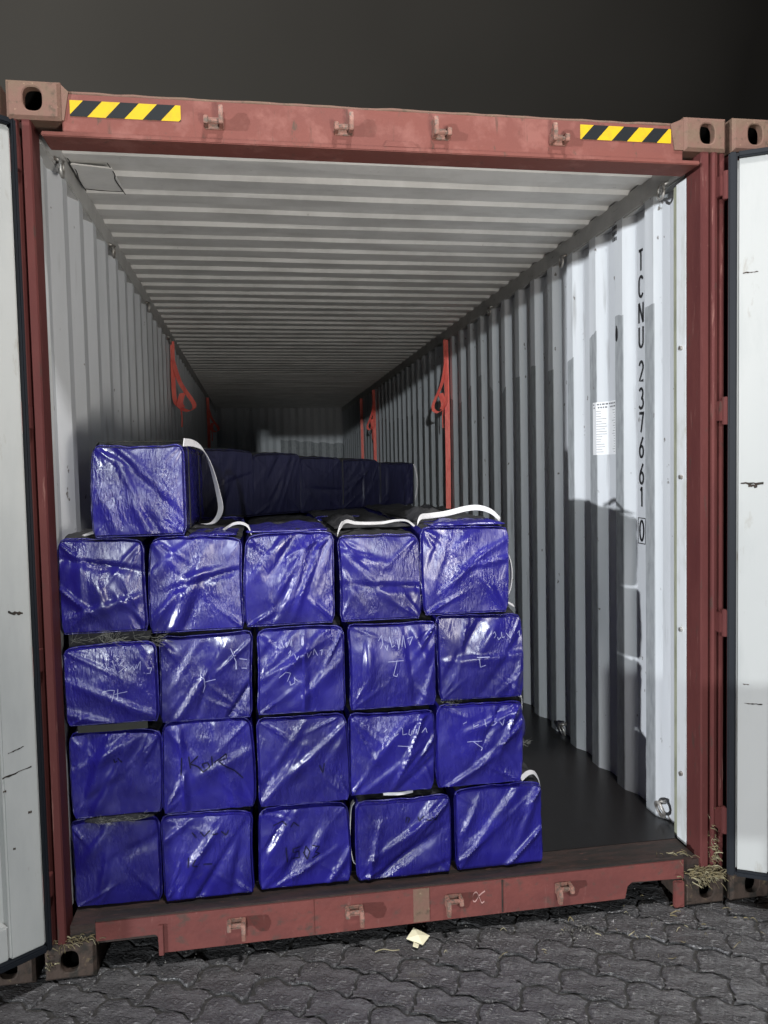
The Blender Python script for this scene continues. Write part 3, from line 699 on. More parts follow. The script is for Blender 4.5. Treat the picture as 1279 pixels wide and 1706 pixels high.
# ------------------------------------------------------------------ bales
BL = 0.92
def nrm2(x, y): return math.sqrt(x * x + y * y)
class Bale:
    """wrapped bale: front face in X-Z at depth y0, running back to y0+BL. Local origin at the base centre of the front face."""
    def __init__(s, key, x0, x1, z0, z1, y0, seed, style):
        s.key = key; s.r = random.Random(seed); r = s.r
        s.cx = (x0 + x1) / 2; s.w = x1 - x0 + .004; s.h = z1 - z0; s.z0 = z0; s.y0 = y0; s.seed = seed
        j = lambda a: r.uniform(-a, a)
        s.cor = [(j(.008), j(.008) - .002) for _ in range(4)]          # corner shifts (bl, br, tr, tl)
        s.bow = [r.uniform(-.008, .009) for _ in range(4)]      # edge bows (b, r, t, l)
        s.cr = []
        base = style
        nC = r.randint(5, 8)
        for k in range(nC):
            a = R(base + r.gauss(0, 20))
            px, pz = r.uniform(.1, .9), r.uniform(.1, .9)
            s.cr.append((px, pz, math.cos(a), math.sin(a), r.uniform(.004, .012) * r.choice((1, 1, 1, -1)), r.uniform(.030, .100), r.uniform(.2, .7)))
        for k in range(r.randint(5, 8)):                          # pulls from a corner
            cxn, czn = r.choice(((0, 0), (1, 0), (1, 1), (0, 1)))
            a = math.atan2(.5 - czn + j(.25), .5 - cxn + j(.25))
            ll = r.uniform(.16, .42); s.cr.append((cxn + ll * .7 * math.cos(a), czn + ll * .7 * math.sin(a), math.cos(a), math.sin(a), r.uniform(.002, .006), r.uniform(.014, .032), ll))
        s.bulge = r.uniform(.006, .016); s.tilt = r.uniform(-.006, .010)
    def disp(s, u, v):
        """outward (towards -Y) displacement of the front at u,v in 0..1"""
        d = s.bulge * (1 - (2 * u - 1) ** 2) * (1 - (2 * v - 1) ** 2) + .0035 * min(1, min(u, 1 - u, v, 1 - v) / .03)
        edge = min(u, 1 - u, v, 1 - v); fade = min(1, edge / .07)
        for px, pz, cx, cz, am, wd, ln_ in s.cr:
            du, dv = u - px, v - pz; al = du * cx + dv * cz; ac = -du * cz + dv * cx
            q = ac / wd
            # asymmetric crease: steep on one side
            prof = math.exp(-q * q) if q < 0 else math.exp(-(q * 2.2) ** 2)
            d += am * prof * math.exp(-(al / ln_) ** 2) * (.35 + .65 * fade)
        d += .0045 * mnoise.noise(Vector((u * 3.1 + s.seed, v * 3.1, 1.7))) + .0016 * mnoise.noise(Vector((u * 11 + s.seed, v * 8, 4.1)))
        return d
    def plane(s, u, v):
        x = (u - .5) * s.w; z = v * s.h
        c = s.cor
        x += (c[0][0] * (1 - u) * (1 - v) + c[1][0] * u * (1 - v) + c[2][0] * u * v + c[3][0] * (1 - u) * v)
        z += (c[0][1] * (1 - u) * (1 - v) * .3 + c[1][1] * u * (1 - v) * .3 + c[2][1] * u * v + c[3][1] * (1 - u) * v)
        a_, b_ = 2 * u - 1, 2 * v - 1; c_ = max(0, abs(a_) - .82) / .18 * max(0, abs(b_) - .82) / .18
        x -= math.copysign(.010 * c_, a_); z -= math.copysign(.008 * c_, b_) if b_ > 0 else 0
        x += s.bow[1] * u * 4 * v * (1 - v) - s.bow[3] * (1 - u) * 4 * v * (1 - v)
        z += s.bow[2] * v * 4 * u * (1 - u) + .004 * v * mnoise.noise(Vector((u * 6, s.seed, 0)))
        return x, z
    def pt(s, u, v, off=0.0):
        x, z = s.plane(u, v); return Vector((x, -s.disp(u, v) - off, z))
    def mesh(s, NG=46):
        g_ = [ (1 - math.cos(math.pi * i / NG)) / 2 * .35 + .65 * i / NG for i in range(NG + 1)]
        inset = .010
        b = MB(); idx = {}
        vs = []
        for jv in range(NG + 1):
            for iu in range(NG + 1):
                u = g_[iu]; v = g_[jv]
                uu = inset / s.w + u * (1 - 2 * inset / s.w); vv = inset / s.h + v * (1 - 2 * inset / s.h)
                idx[iu, jv] = len(vs); vs.append(s.pt(uu, vv))
        fs = [(idx[i, j], idx[i + 1, j], idx[i + 1, j + 1], idx[i, j + 1]) for j in range(NG) for i in range(NG)]
        b.add(vs, fs, 0)
        # perimeter ring, then rings going back
        per = [(i, 0) for i in range(NG)] + [(NG, j) for j in range(NG)] + [(i, NG) for i in range(NG, 0, -1)] + [(0, j) for j in range(NG, 0, -1)]
        n = len(per); ring = [idx[p] for p in per]
        ys = [.003, .010, .020, .04, .08, .13, .19, .26, .34, .43, .52, .62, .72, .81, BL - .02, BL]
        for q, yy in enumerate(ys):
            k = len(b.v); nv = []
            for (i, j) in per:
                u, v = g_[i], g_[j]; x, z = s.plane(u, v)
                ins = {0: .0052, 1: .0018, 2: .0004}.get(q, 0.0); tx = (1 if i == NG else -1 if i == 0 else 0); tz = (1 if j == NG else -1 if j == 0 else 0)
                wob = .006 * mnoise.noise(Vector((u * 4 + s.seed * 3, yy * 9, v * 4))) + .004 * mnoise.noise(Vector((u * 13 + s.seed, yy * 22, v * 13)))
                wob = wob * min(1, yy / .06) - .003
                if tz > 0: wob = wob * 1.6 + .011 * min(1, max(0, yy - .03) / .08)
                if q == len(ys) - 1: ins = .02
                z2 = z + tz * (wob - ins); x2 = x + tx * (wob - ins)
                z2 = max(z2, 0.001)
                nv.append((x2, yy, z2))
            b.v += nv
            for a in range(n):
                c = (a + 1) % n
                f = (ring[a], ring[c], k + c, k + a)
                top = per[a][1] == NG and per[c][1] == NG
                b.f.append((f[0], f[3], f[2], f[1])); b.m.append(1 if (top and q > 2) else 0)
            ring = [k + a for a in range(n)]
        b.f.append(tuple(ring)); b.m.append(0)
        return b
    def seam(s):
        """welded rim of the wrap around the front face"""
        pts = []; K = 26
        def P(u, v):
            x, z = s.plane(u, v); return Vector((x * .985, .014 + .005 * mnoise.noise(Vector((u * 9, v * 9, s.seed))), z))
        for i in range(K): pts.append(P(i / K, 0.006))
        for i in range(K): pts.append(P(1 - .004, i / K))
        for i in range(K): pts.append(P(1 - i / K, 1 - .004))
        for i in range(K): pts.append(P(.004, 1 - i / K))
        return MB().tube(pts, [.0018 + .0016 * (.5 + mnoise.noise(Vector((i * .4, s.seed, 0)))) for i in range(len(pts))], 6, True)
    def marks(s, strokes, wd):
        b = MB(); rj = random.Random(s.seed + 5)
        strokes = [[(p[0] + rj.gauss(0, .008), p[1] + rj.gauss(0, .008)) for p in st] for st in strokes if rj.random() > .07]
        for st in strokes:
            P = []
            for a, c in zip(st[:-1], st[1:]):
                for k in range(4): P.append((a[0] + (c[0] - a[0]) * k / 4, a[1] + (c[1] - a[1]) * k / 4))
            P.append(st[-1]); n = len(P); vs = []
            for i, (u, v) in enumerate(P):
                a, c = P[max(i - 1, 0)], P[min(i + 1, n - 1)]; du, dv = c[0] - a[0], c[1] - a[1]; l = nrm2(du, dv) or 1
                nu, nv_ = -dv / l * wd / 2 / s.w, du / l * wd / 2 / s.h
                vs += [s.pt(u - nu, v - nv_, .0016), s.pt(u + nu, v + nv_, .0016)]
            b.add(vs, [(2 * i, 2 * i + 1, 2 * i + 3, 2 * i + 2) for i in range(n - 1)])
        return b

# front stack, measured: key: (x0, x1, z0, z1, y0, crease angle)
FRONT = {
 '51': (-1.030, -.731, 1.452, 1.768, .110, -62),
 '41': (-1.146, -.872, 1.126, 1.446, .112, -55), '42': (-.856, -.541, 1.118, 1.444, .108, 52), '43': (-.532, -.222, 1.121, 1.450, .104, 56), '44': (-.213, .092, 1.123, 1.436, .110, -48), '45': (.098, .418, 1.130, 1.455, .106, 64),
 '31': (-1.146, -.840, .812, 1.086, .106, -36), '32': (-.832, -.516, .802, 1.112, .112, 58), '33': (-.508, -.187, .804, 1.116, .106, 42), '34': (-.180, .142, .799, 1.119, .110, 68), '35': (.150, .472, .808, 1.126, .112, 58),
 '21': (-1.146, -.842, .485, .786, .116, 62), '22': (-.838, -.528, .478, .797, .110, 82), '23': (-.514, -.190, .474, .798, .104, 50), '24': (-.181, .132, .483, .793, .112, 46), '25': (.139, .464, .486, .801, .108, 50),
 '11': (-1.146, -.856, .171, .478, .120, 70), '12': (-.848, -.524, .171, .472, .100, 54), '13': (-.518, -.188, .171, .468, .108, 60), '14': (-.170, .184, .171, .474, .100, 48), '15': (.199, .540, .171, .478, .108, 56),
}
TIER = {'5': 'fifth', '4': 'fourth', '3': 'third', '2': 'second', '1': 'bottom'}
LAB = {
 '51': 'blue wrapped bale alone on top of the stack, long white handle on its side',
 '41': 'leftmost blue bale of the fourth tier, half in shade against the left wall',
 '42': 'second blue bale from the left in the fourth tier, white handle at its top corner',
 '43': 'middle blue bale of the fourth tier, no white handle along its top',
 '44': 'fourth blue bale from the left in the fourth tier, white handle lying along its top',
 '45': 'rightmost blue bale of the fourth tier, white handles over its top and side',
 '31': 'leftmost blue bale of the third tier with white scrawl under a frayed black gap',
 '32': 'second blue bale from the left in the third tier, white scrawl and frayed corner',
 '33': 'middle blue bale of the third tier with white scrawl across diagonal creases',
 '34': 'fourth blue bale from the left in the third tier with faint white scrawl',
 '35': 'rightmost blue bale of the third tier with white scrawl near its top right corner',
 '21': 'leftmost blue bale of the second tier, flat grey strap lying on top of it',
 '22': 'second blue bale from the left in the second tier, black writing mid-face',
 '23': 'middle blue bale of the second tier with deep diagonal folds and one short black mark',
 '24': 'fourth blue bale from the left in the second tier with a little white scrawl',
 '25': 'rightmost blue bale of the second tier with a tied blue flap on its right side',
 '11': 'leftmost blue bale of the bottom tier, dark in shade under a frayed slit',
 '12': 'second blue bale from the left in the bottom tier, two faint lines of writing',
 '13': 'middle blue bale of the bottom tier with black marker writing like 1503',
 '14': 'fourth blue bale from the left in the bottom tier, white handle beside it',
 '15': 'rightmost blue bale of the bottom tier, white handle curving over its top right corner',
}
def tr(strokes, u0, v0, su, sv):
    return [[(u0 + p[0] * su, v0 + p[1] * sv) for p in st] for st in strokes]
SEVEN_T = [[(0, .8), (.3, .95), (.45, .85), (.40, .3), (.34, 0)], [(.62, .95), (.60, .1), (.75, .05)], [(.5, .62), (1.0, .70)]]
SCRAWL = [[(.02, .95), (.05, .98)], [(.03, .80), (.06, .6), (.0, .45)], [(.17, .8), (.24, .4)], [(.24, .75), (.28, .85)], [(.36, .85), (.42, .75), (.33, .65), (.42, .55), (.32, .30)],
          [(.38, .95), (.46, .93)], [(.50, .55), (.52, .38), (.57, .55), (.60, .38), (.66, .60)], [(.68, .38), (.70, .60), (.76, .75), (.74, .35)], [(.80, .28), (.82, .25)], [(.88, .45), (.97, .40), (.95, .22), (.86, .18)]]
SCR2 = [[(.0, .7), (.08, .9), (.1, .6), (.03, .4)], [(.18, .5), (.22, .3), (.28, .5)], [(.36, .8), (.38, .4), (.46, .5)], [(.55, .7), (.60, .3), (.66, .75)], [(.72, .4), (.78, .9), (.84, .4)], [(.9, .7), (1., .75), (.97, .4)]]
SCR3 = [[(.0, .8), (.07, .85)], [(.05, .55), (.10, .5)], [(.2, .6), (.22, .42), (.30, .6)], [(.42, .95), (.42, .5), (.5, .5)], [(.58, .8), (.55, .5), (.62, .4), (.64, .7)], [(.72, .8), (.76, .4), (.82, .85)], [(.86, .5), (.95, .8), (.98, .45)]]
KOOK = [[(.0, 1), (.02, .0)], [(.18, 1.0), (.20, .35)], [(.36, .95), (.20, .62), (.34, .35), (.46, .1), (.62, .35), (.55, .6), (.42, .5), (.5, .3)], [(.66, .95), (.66, .35)], [(.70, .55), (.95, .95), (.98, .75), (.82, .62), (1.15, .0), (1.35, -.5)]]
D1503 = [[(.0, 1), (.02, .0)], [(.42, .95), (.22, .9), (.24, .55), (.42, .45), (.40, .12), (.22, .08)], [(.52, .5), (.60, .85), (.70, .5), (.60, .1), (.52, .5)], [(.76, .95), (.98, .95), (.84, .55), (.98, .3), (.76, .05)]]
FAINT = [[(.0, .2), (.05, .9), (.14, .8), (.12, .2)], [(.2, .8), (.3, .2)], [(.38, .9), (.46, .3), (.54, .9)], [(.62, .5), (.72, .5)], [(.78, .9), (.86, .3), (.94, .9)]]
MARK_W = {
 '31': tr(SCRAWL, .44, .56, .52, .30) + tr(SEVEN_T, .42, .30, .26, .16), '32': tr([[(.05, .9), (.30, .35), (.28, .0)], [(.36, .15), (.36, .0)], [(.5, .4), (.75, .32)], [(.56, .05), (.8, .0)]], .74, .58, .26, .28) + tr(SEVEN_T, .40, .36, .20, .18),
 '33': tr(SCR3, .20, .72, .20, .16) + tr(SCR2, .34, .60, .40, .18) + tr([[(.0, .6), (.4, .95), (.6, .8), (.35, .3)], [(.6, .3), (.7, .0), (.9, .15), (.85, .5)], [(.8, .55), (1.1, .35)]], .24, .34, .20, .18), '34': tr(SCR2, .34, .62, .36, .28) + tr([[(.0, .8), (.8, .9)], [(.5, .9), (.3, .1), (.5, .0), (.6, .2)]], .42, .38, .22, .22),
 '35': tr(SCR2, .62, .66, .34, .18) + tr([[(.0, .9), (.9, .85)], [(.15, .8), (.35, .1), (.6, .3)]], .42, .38, .18, .16),
 '24': tr(SCR3, .40, .66, .50, .18) + tr([[(.0, .85), (.9, .8)], [(.5, .8), (.8, .4), (.6, .0)]], .55, .42, .18, .22),
 '25': tr(SCR3, .30, .68, .56, .14) + tr([[(.0, .8), (.9, .75)], [(.4, .7), (.9, .3), (.8, .0)]], .34, .44, .20, .16),
}
MARK_B = {
 '22': tr(KOOK, .22, .44, .48, .19), '13': tr(D1503, .28, .36, .38, .17) + tr([[(.0, .6), (.3, 1), (.5, .6)], [(.6, .2), (.8, .9), (.95, .3)]], .18, .74, .26, .10),
 '12': tr(FAINT, .22, .72, .56, .10) + tr([[(.0, 1), (.02, 0)], [(.3, .9), (.25, .2), (.5, .1)], [(.7, .2), (1.0, .2)]], .28, .42, .26, .10),
 '23': [[(.66, .46), (.69, .36), (.72, .46)]], '21': tr([[(.0, .6), (.1, .2), (.3, .6)], [(.5, .9), (.7, .3)]], .48, .62, .12, .08), '14': tr(FAINT, .50, .70, .36, .10), '11': [],
}
BMAT = ['bale_blue', 'bale_blue_b', 'bale_blue_c']
GRP = 'blue wrapped bales stacked in the container'
BALES = {}; ROOT = {}
for i, (key, (x0, x1, z0, z1, y0, st)) in enumerate(FRONT.items()):
    B = Bale(key, x0, x1, z0, z1, y0, 100 + i * 7, st); BALES[key] = B
    e = empty('wrapped_bale', (B.cx, y0, z0)); ROOT[key] = e
    tag(e, LAB[key], 'bale', GRP)
    wob = B.mesh().build('wrap', [BMAT[i % 3], 'bale_cloth'], e, smooth=True, recalc=False)
    wob.data.set_sharp_from_angle(angle=R(36))
    B.seam().build('seam', BMAT[i % 3], e, smooth=True)
    if key in MARK_W: B.marks(MARK_W[key], .0023).build('white_writing', 'marker_white', e, recalc=False)['kind'] = 'stuff'
    if MARK_B.get(key): B.marks(MARK_B[key], .0038).build('black_writing', 'marker_black', e, recalc=False)['kind'] = 'stuff'
    # grey webbing bands round the bale behind the front face
    for yy in (.10, .62):
        P = []; ww, hh = B.w / 2 + .009, B.h
        P = [(-ww, yy, .02), (-ww, yy, hh - .02), (-ww + .02, yy, hh + .010), (ww - .02, yy, hh + .010), (ww, yy, hh - .02), (ww, yy, .02)]
        if key[0] in '5': MB().ribbon(P, .03, (0, 1, 0), .002).build('band', 'webbing_grey', e)

def handle(key, pts, width, side, name='handle', m_='webbing_white', k=6):
    """webbing handle given in world coordinates, child of its bale"""
    e = ROOT[key]; P = [p - e.location for p in smoothpts(pts, k)]
    if isinstance(side, list):
        sd = smoothpts(side, k)
    else: sd = side
    return MB().ribbon(P, width, sd, .0028).build(name, m_, e)
handle('51', [(-.727, .118, 1.770), (-.700, .180, 1.768), (-.672, .260, 1.748), (-.650, .330, 1.690), (-.632, .40, 1.600), (-.625, .45, 1.520), (-.655, .49, 1.470), (-.700, .52, 1.462)], .030,
       [(.1, .4, 1), (.1, .7, .8), (-.2, .9, .4), (-.4, .9, .2), (-.5, .8, .1), (-.6, .7, 0), (-.6, .7, 0), (-.5, .8, 0)])
handle('42', [(-.610, .24, 1.455), (-.575, .20, 1.478), (-.545, .17, 1.484), (-.520, .15, 1.474), (-.508, .135, 1.448)], .022, [(0, 1, .3)] * 5)
handle('41', [(-1.09, .20, 1.452), (-1.04, .17, 1.468), (-.98, .17, 1.470), (-.93, .20, 1.452)], .022, [(0, 1, .3)] * 4)
handle('44', [(-.205, .125, 1.440), (-.192, .15, 1.462), (-.165, .20, 1.476), (-.12, .23, 1.466), (-.03, .26, 1.462), (.03, .26, 1.470), (.065, .22, 1.470), (.085, .18, 1.452)], [.026 if i < 9 else .015 for i in range(43)], [(.2, .6, .8), (.2, .5, .8), (.1, .5, .8), (0, .6, .5), (0, .7, .5), (0, .8, .3), (.2, .8, .2), (.4, .7, .1)])
handle('45', [(.100, .20, 1.460), (.118, .22, 1.482), (.16, .25, 1.484), (.23, .27, 1.490), (.31, .28, 1.506), (.36, .27, 1.508), (.395, .23, 1.494), (.412, .18, 1.466)], .022, [(.2, .6, .8), (.1, .5, .9), (0, .45, .9), (0, .4, .9), (0, .4, .9), (0, .4, .9), (.2, .5, .8), (.4, .6, .5)])
handle('45', [(.425, .20, 1.36), (.448, .20, 1.33), (.460, .20, 1.28), (.458, .20, 1.22), (.445, .20, 1.18), (.428, .20, 1.165)], .022, [(0, 1, 0)] * 6)
handle('45', [(.430, .22, 1.155), (.445, .20, 1.148), (.462, .18, 1.138)], .02, [(0, 1, .4)] * 3)
handle('25', [(.470, .16, .798), (.484, .17, .790), (.490, .18, .755), (.486, .18, .720), (.474, .18, .700)], .022, [(.3, 1, 0)] * 5)
handle('15', [(.470, .14, .484), (.500, .15, .500), (.530, .16, .494), (.552, .17, .455), (.558, .18, .41), (.553, .19, .38)], .022, [(0, 1, .5), (0, 1, .5), (.3, 1, .2), (.3, 1, 0), (.3, 1, 0), (.3, 1, 0)])
handle('14', [(-.166, .15, .452), (-.178, .15, .43), (-.184, .15, .36), (-.184, .15, .29), (-.176, .15, .235), (-.166, .15, .22)], .026, [(0, 1, 0)] * 6)
handle('14', [(-.06, .13, .477), (.0, .115, .479), (.05, .13, .478)], .010, [(0, .6, 1)] * 3)
handle('21', [(-1.11, .118, .799), (-1.0, .112, .800), (-.88, .116, .801)], .024, (0, .15, 1), 'strap', 'webbing_grey', 3)

# frayed fibre where the wrap is torn (gap over the third-tier left bale, slit over the bottom-left bale, the corner beside it)
def fray(key, x0, x1, z, y, n, seed, lo, hi, vertical=0.0):
    r = random.Random(seed); e = ROOT[key]; b = MB()
    for _ in range(n):
        x = r.uniform(x0, x1); l = r.uniform(lo, hi); a = r.gauss(0, .5) + (math.pi / 2 if r.random() < vertical else 0)
        p0 = Vector((x, y + r.uniform(-.012, .01), z + r.uniform(-.008, .008))); d = Vector((math.cos(a), r.uniform(-.3, .1), math.sin(a)))
        m_ = p0 + d * l * .5 + Vector((r.uniform(-.006, .006), -.004, r.uniform(-.006, .006))); p1 = p0 + d * l
        P = [q - e.location for q in smoothpts([p0, m_, p1], 3)]
        b.ribbon(P, r.uniform(.0005, .0013), (0, .3, 1), .0006)
    f = b.build('frayed_fibre', 'fibre', e, recalc=False); f['kind'] = 'stuff'
MB().prism([(-1.135, 1.078), (-.87, 1.086), (-.86, 1.122), (-1.135, 1.120)], 'y', .150, .95).build('gap_filler', 'bale_cloth', ROOT['31']).location = -ROOT['31'].location  # dark block added for the gap's shade, also stops light passing between tiers
fray('31', -1.13, -.86, 1.104, .135, 34, 1, .015, .045, .15)
fray('31', -1.01, -.97, 1.100, .110, 40, 2, .015, .045, .8)
fray('31', -1.13, -.90, 1.098, .108, 6, 22, .05, .10, .02)
fray('32', -.860, -.825, 1.100, .104, 16, 3, .02, .055, .1)
fray('11', -1.08, -.90, .482, .102, 60, 4, .006, .025, .25)
fray('35', .150, .235, .806, .110, 20, 6, .006, .018, .5)
fray('25', .478, .512, .603, .20, 26, 7, .015, .03, .1)
# black slit cloth above the bottom-left bale
MB().prism([(-1.06, .470), (-.92, .472), (-.87, .481), (-.93, .492), (-1.06, .490), (-1.10, .481)], 'y', .106, .13).build('torn_slit', 'bale_cloth', ROOT['11']).location = -ROOT['11'].location
# tied blue flap hanging at the side of the second-tier right bale
b = MB(); e = ROOT['25']; rows = []
for k in range(13):
    t = k / 12; z = .755 - .30 * t; wd = .012 + .042 * (math.sin(min(1, t / .45) * math.pi * .75) if t < .5 else .35 + abs(t - .5) * 1.1 * (1 - t) * 2)
    rows.append([(.462 + wd * (.2 + .8 * q) + .003 * math.sin(9 * t + 3 * q), .165 + .05 * q + .006 * math.sin(14 * q + 5 * t), z) for q in (0, .25, .5, .75, 1)])
b.add([tuple(Vector(p) - e.location) for r_ in rows for p in r_], [(i * 5 + j, i * 5 + j + 1, i * 5 + j + 6, i * 5 + j + 5) for i in range(12) for j in range(4)])
fl = b.build('wrap_flap', 'bale_blue', e, smooth=True, recalc=False); sm = fl.modifiers.new('s', 'SOLIDIFY'); sm.thickness = .003
# crumpled loose wrap on the tops
def crumple(key, x0, x1, y0, y1, z, seed, m_, amp=.02):
    e = ROOT[key]; b = MB(); K = 16; vs = []
    for j in range(K + 1):
        for i in range(K + 1):
            u, v = i / K, j / K; q = Vector((u * 4 + seed, v * 4, seed * 1.3)); edge = min(u, 1 - u, v, 1 - v) * 5
            zz = z + amp * min(1, edge) * (.4 + mnoise.noise(q) + .5 * abs(mnoise.noise(q * 2.3)))
            vs.append(Vector((x0 + (x1 - x0) * u + .012 * mnoise.noise(q * 1.7), y0 + (y1 - y0) * v + .02 * mnoise.noise(q * 1.3 + Vector((5, 0, 0))), zz)) - e.location)
    b.add(vs, [(j * (K + 1) + i, j * (K + 1) + i + 1, (j + 1) * (K + 1) + i + 1, (j + 1) * (K + 1) + i) for j in range(K) for i in range(K)])
    o_ = b.build('crumpled_wrap', m_, e, smooth=True, recalc=False); q = o_.modifiers.new('s', 'SOLIDIFY'); q.thickness = .004; q.offset = -1
crumple('43', -.52, -.24, .115, .50, 1.456, 3, 'bale_blue', .016)
crumple('42', -.72, -.56, .115, .40, 1.450, 9, 'bale_blue_b', .012)
crumple('44', -.20, .09, .28, .95, 1.448, 5, 'bale_cloth', .035)
crumple('45', .11, .41, .34, .98, 1.462, 7, 'bale_cloth', .045)
crumple('45', .13, .41, .115, .30, 1.458, 11, 'bale_blue_c', .022)

# ---- bales further in: the rows behind in the fourth tier, the fifth tier steps, and the right-hand column under them
NAVY = {}
def bale_copy(src, loc, label, group=GRP, navy=False):
    s0 = ROOT[src]; e = empty('wrapped_bale', loc); tag(e, label, 'bale', group)
    for c in s0.children:
        nm = c.name.split('.')[0]
        if nm in ('wrap', 'seam'):
            q = c.copy(); COL.objects.link(q); q.parent = e; q.location = (0, 0, 0)
            if navy:
                if c.data.name not in NAVY:
                    d = c.data.copy(); d.materials[0] = MATS['navy_cloth']; NAVY[c.data.name] = d
                q.data = NAVY[c.data.name]
    return e
RY = [.11 + (BL + .02) * k for k in range(4)]
colx = [(-1.138 + -.872) / 2, -.698, -.377, -.060, .258]
srcs = ['41', '42', '43', '44', '45']
for row in (1, 2):
    for c in range(5):
        bale_copy(srcs[(c + row) % 5] if c else '41', (colx[c], RY[row], 1.122 + .004 * ((c + row) % 3)), 'dark topped bale in the fourth tier, %s row back, %s' % (('second', 'third')[row - 1], ('against the left wall', 'second from the left wall', 'in the middle column', 'second from the right edge', 'at the right edge')[c]), 'bales behind the front row')
    for t, z in ((3, .802), (2, .480), (1, .171)):
        bale_copy('%d5' % t, ({3: .311, 2: .30, 1: .36}[t], RY[row], z), 'blue bale in the right-hand column behind the front row, low in the stack', 'low bales behind the front row')
# fifth tier: one close-packed run that slants away to the right
A0, A1 = Vector((-.735, 1.07, 0)), Vector((.455, 2.02, 0)); dirv = (A1 - A0); LEN = dirv.length; dirv.normalize(); RZ = math.atan2(dirv.y, dirv.x)
RUN = [('42', 'dark navy bale starting the slanting back run, right behind the top bale'), ('43', 'dark navy bale, second from the left in the slanting back run'),
       ('44', 'dark navy bale in the middle of the slanting back run'), ('33', 'dark navy bale, second from the right in the slanting back run'), ('34', 'dark navy bale ending the slanting back run on the right, white handle')]
for k, (s0, lb) in enumerate(RUN):
    B0 = BALES[s0]; wd = LEN / 5; c = A0 + dirv * wd * (k + .5)
    top = 1.772 - .016 * k; zb = 1.448
    e = bale_copy(s0, (c.x, c.y, zb), lb, navy=True)
    e.rotation_euler = (0, 0, RZ); e.scale = ((wd + .012) / B0.w, .62, (top - zb) / B0.h)
    if k in (2, 3): MB().ribbon([(B0.w / 2 - .01, -.022, .03), (B0.w / 2 - .012, -.028, .16), (B0.w / 2 - .01, -.022, B0.h - .02)], .004, (1, 0, 0), .002).build('strap', 'webbing_grey', e)
    if k == 4: MB().ribbon(smoothpts([(.155, -.014, .30), (.174, -.022, .24), (.180, -.022, .14), (.168, -.012, .04)], 4), .028, (.8, .6, 0), .002).build('handle', 'webbing_white', e)

# ------------------------------------------------------------------ red lashing straps hung along the walls
def red_strap(side, y, ztop, zbot, loop, label, wide=.042):
    x = side * 1.118
    e = empty('lashing_strap', (x, y, zbot)); tag(e, label, 'strap', 'red lashing straps hanging on the walls')
    b = MB(); pts = []; k = 14
    rr_ = random.Random(int(y * 10))
    if zbot < 1.6 or loop is None:
        for i in range(k + 1):
            t = i / k; pts.append((.004 * math.sin(5 * t), .010 * math.sin(3 * t + y), (ztop - zbot) * (1 - t)))
        sd = [Vector((1, -.12 * side + .25 * math.sin(2.5 * i / k + y), 0)) for i in range(k + 1)]
        b.ribbon(pts, wide, sd, .003)
    e2 = b.build('webbing', 'webbing_red', e) if b.v else None
    if loop:
        zl, w_ = loop; zt = ztop - zbot; zb = zl - zbot
        neck = zt - .17 * (zt - zb) * 1.6
        c = MB()
        c.ribbon([(0, -.006, zt), (0, -.008, (zt + neck) / 2), (0, -.010, neck)], .034, (1, .1, 0), .004)
        P = smoothpts([(0, -.014, neck), (-side * w_ * .35, -.030, neck - .45 * (neck - zb)), (-side * w_, -.040, zb + .13 * (neck - zb)), (-side * w_ * .72, -.045, zb), (-side * w_ * .25, -.040, zb + .04), (-side * .004, -.030, zb + .30 * (neck - zb)), (0, -.016, neck)], 6)
        sd = [Vector((.75, .55, .35 * math.sin(math.pi * i / len(P)))) for i in range(len(P))]
        c.ribbon(P, .040, sd, .003)
        c.ribbon(smoothpts([(-side * w_ * .30, -.046, zb + .05), (-side * w_ * .38, -.05, zb - .04), (-side * w_ * .36, -.05, zb - .13)], 3), .014, (.7, .7, 0), .003)
        c.ribbon(smoothpts([(-side * w_ * .45, -.030, zb + .36 * (neck - zb)), (-side * w_ * .30, -.05, zb + .16 * (neck - zb)), (-side * w_ * .40, -.045, zb + .03)], 4), .055, (.8, .4, .2), .003)
        c.build('tied_loop', 'webbing_red', e)
    return e
red_strap(1, 3.83, 2.735, .172, (2.13, .125), 'long red strap with a tied loop, nearest on the right wall')
red_strap(1, 7.87, 2.735, .172, (2.20, .10), 'red strap with a short bundle, second along the right wall')
red_strap(1, 9.13, 2.735, .172, None, 'plain red strap hanging furthest along the right wall')
red_strap(-1, 3.98, 2.735, 2.15, (2.17, .16), 'red strap tied in a hanging loop, nearest on the left wall')
red_strap(-1, 8.84, 2.735, 1.45, (2.25, .14), 'dim red strap far along the left wall')

# ------------------------------------------------------------------ litter, grit and straw
pp = MB(); pp.add([(-.034, -.024, .010), (.030, -.030, .004), (.040, .016, .014), (-.026, .030, .022), (.004, -.004, .020)], [(0, 1, 4), (1, 2, 4), (2, 3, 4), (3, 0, 4)])
pp.add([(-.004, -.030, .006), (.018, -.034, .004), (.020, -.052, .003), (.000, -.050, .004)], [(0, 1, 2, 3)])
po_ = pp.build('paper_scrap', 'paper', recalc=False); po_.location = (.030, -.012, .002); po_.rotation_euler = (0, 0, R(-32)); sm = po_.modifiers.new('s', 'SOLIDIFY'); sm.thickness = .002
tag(po_, 'small crumpled cream paper scrap on the paving below the sill', 'paper')
tw = MB(); tw.tube(smoothpts([(-.13, -.06, .006), (-.10, -.055, .009), (-.07, -.065, .007), (-.045, -.064, .006)], 4), .0018, 6)
tag(tw.build('twig', 'straw_pale', smooth=True), 'thin pale twig lying on the paving left of the paper scrap', 'twig')
gr = MB(); rg = random.Random(21)
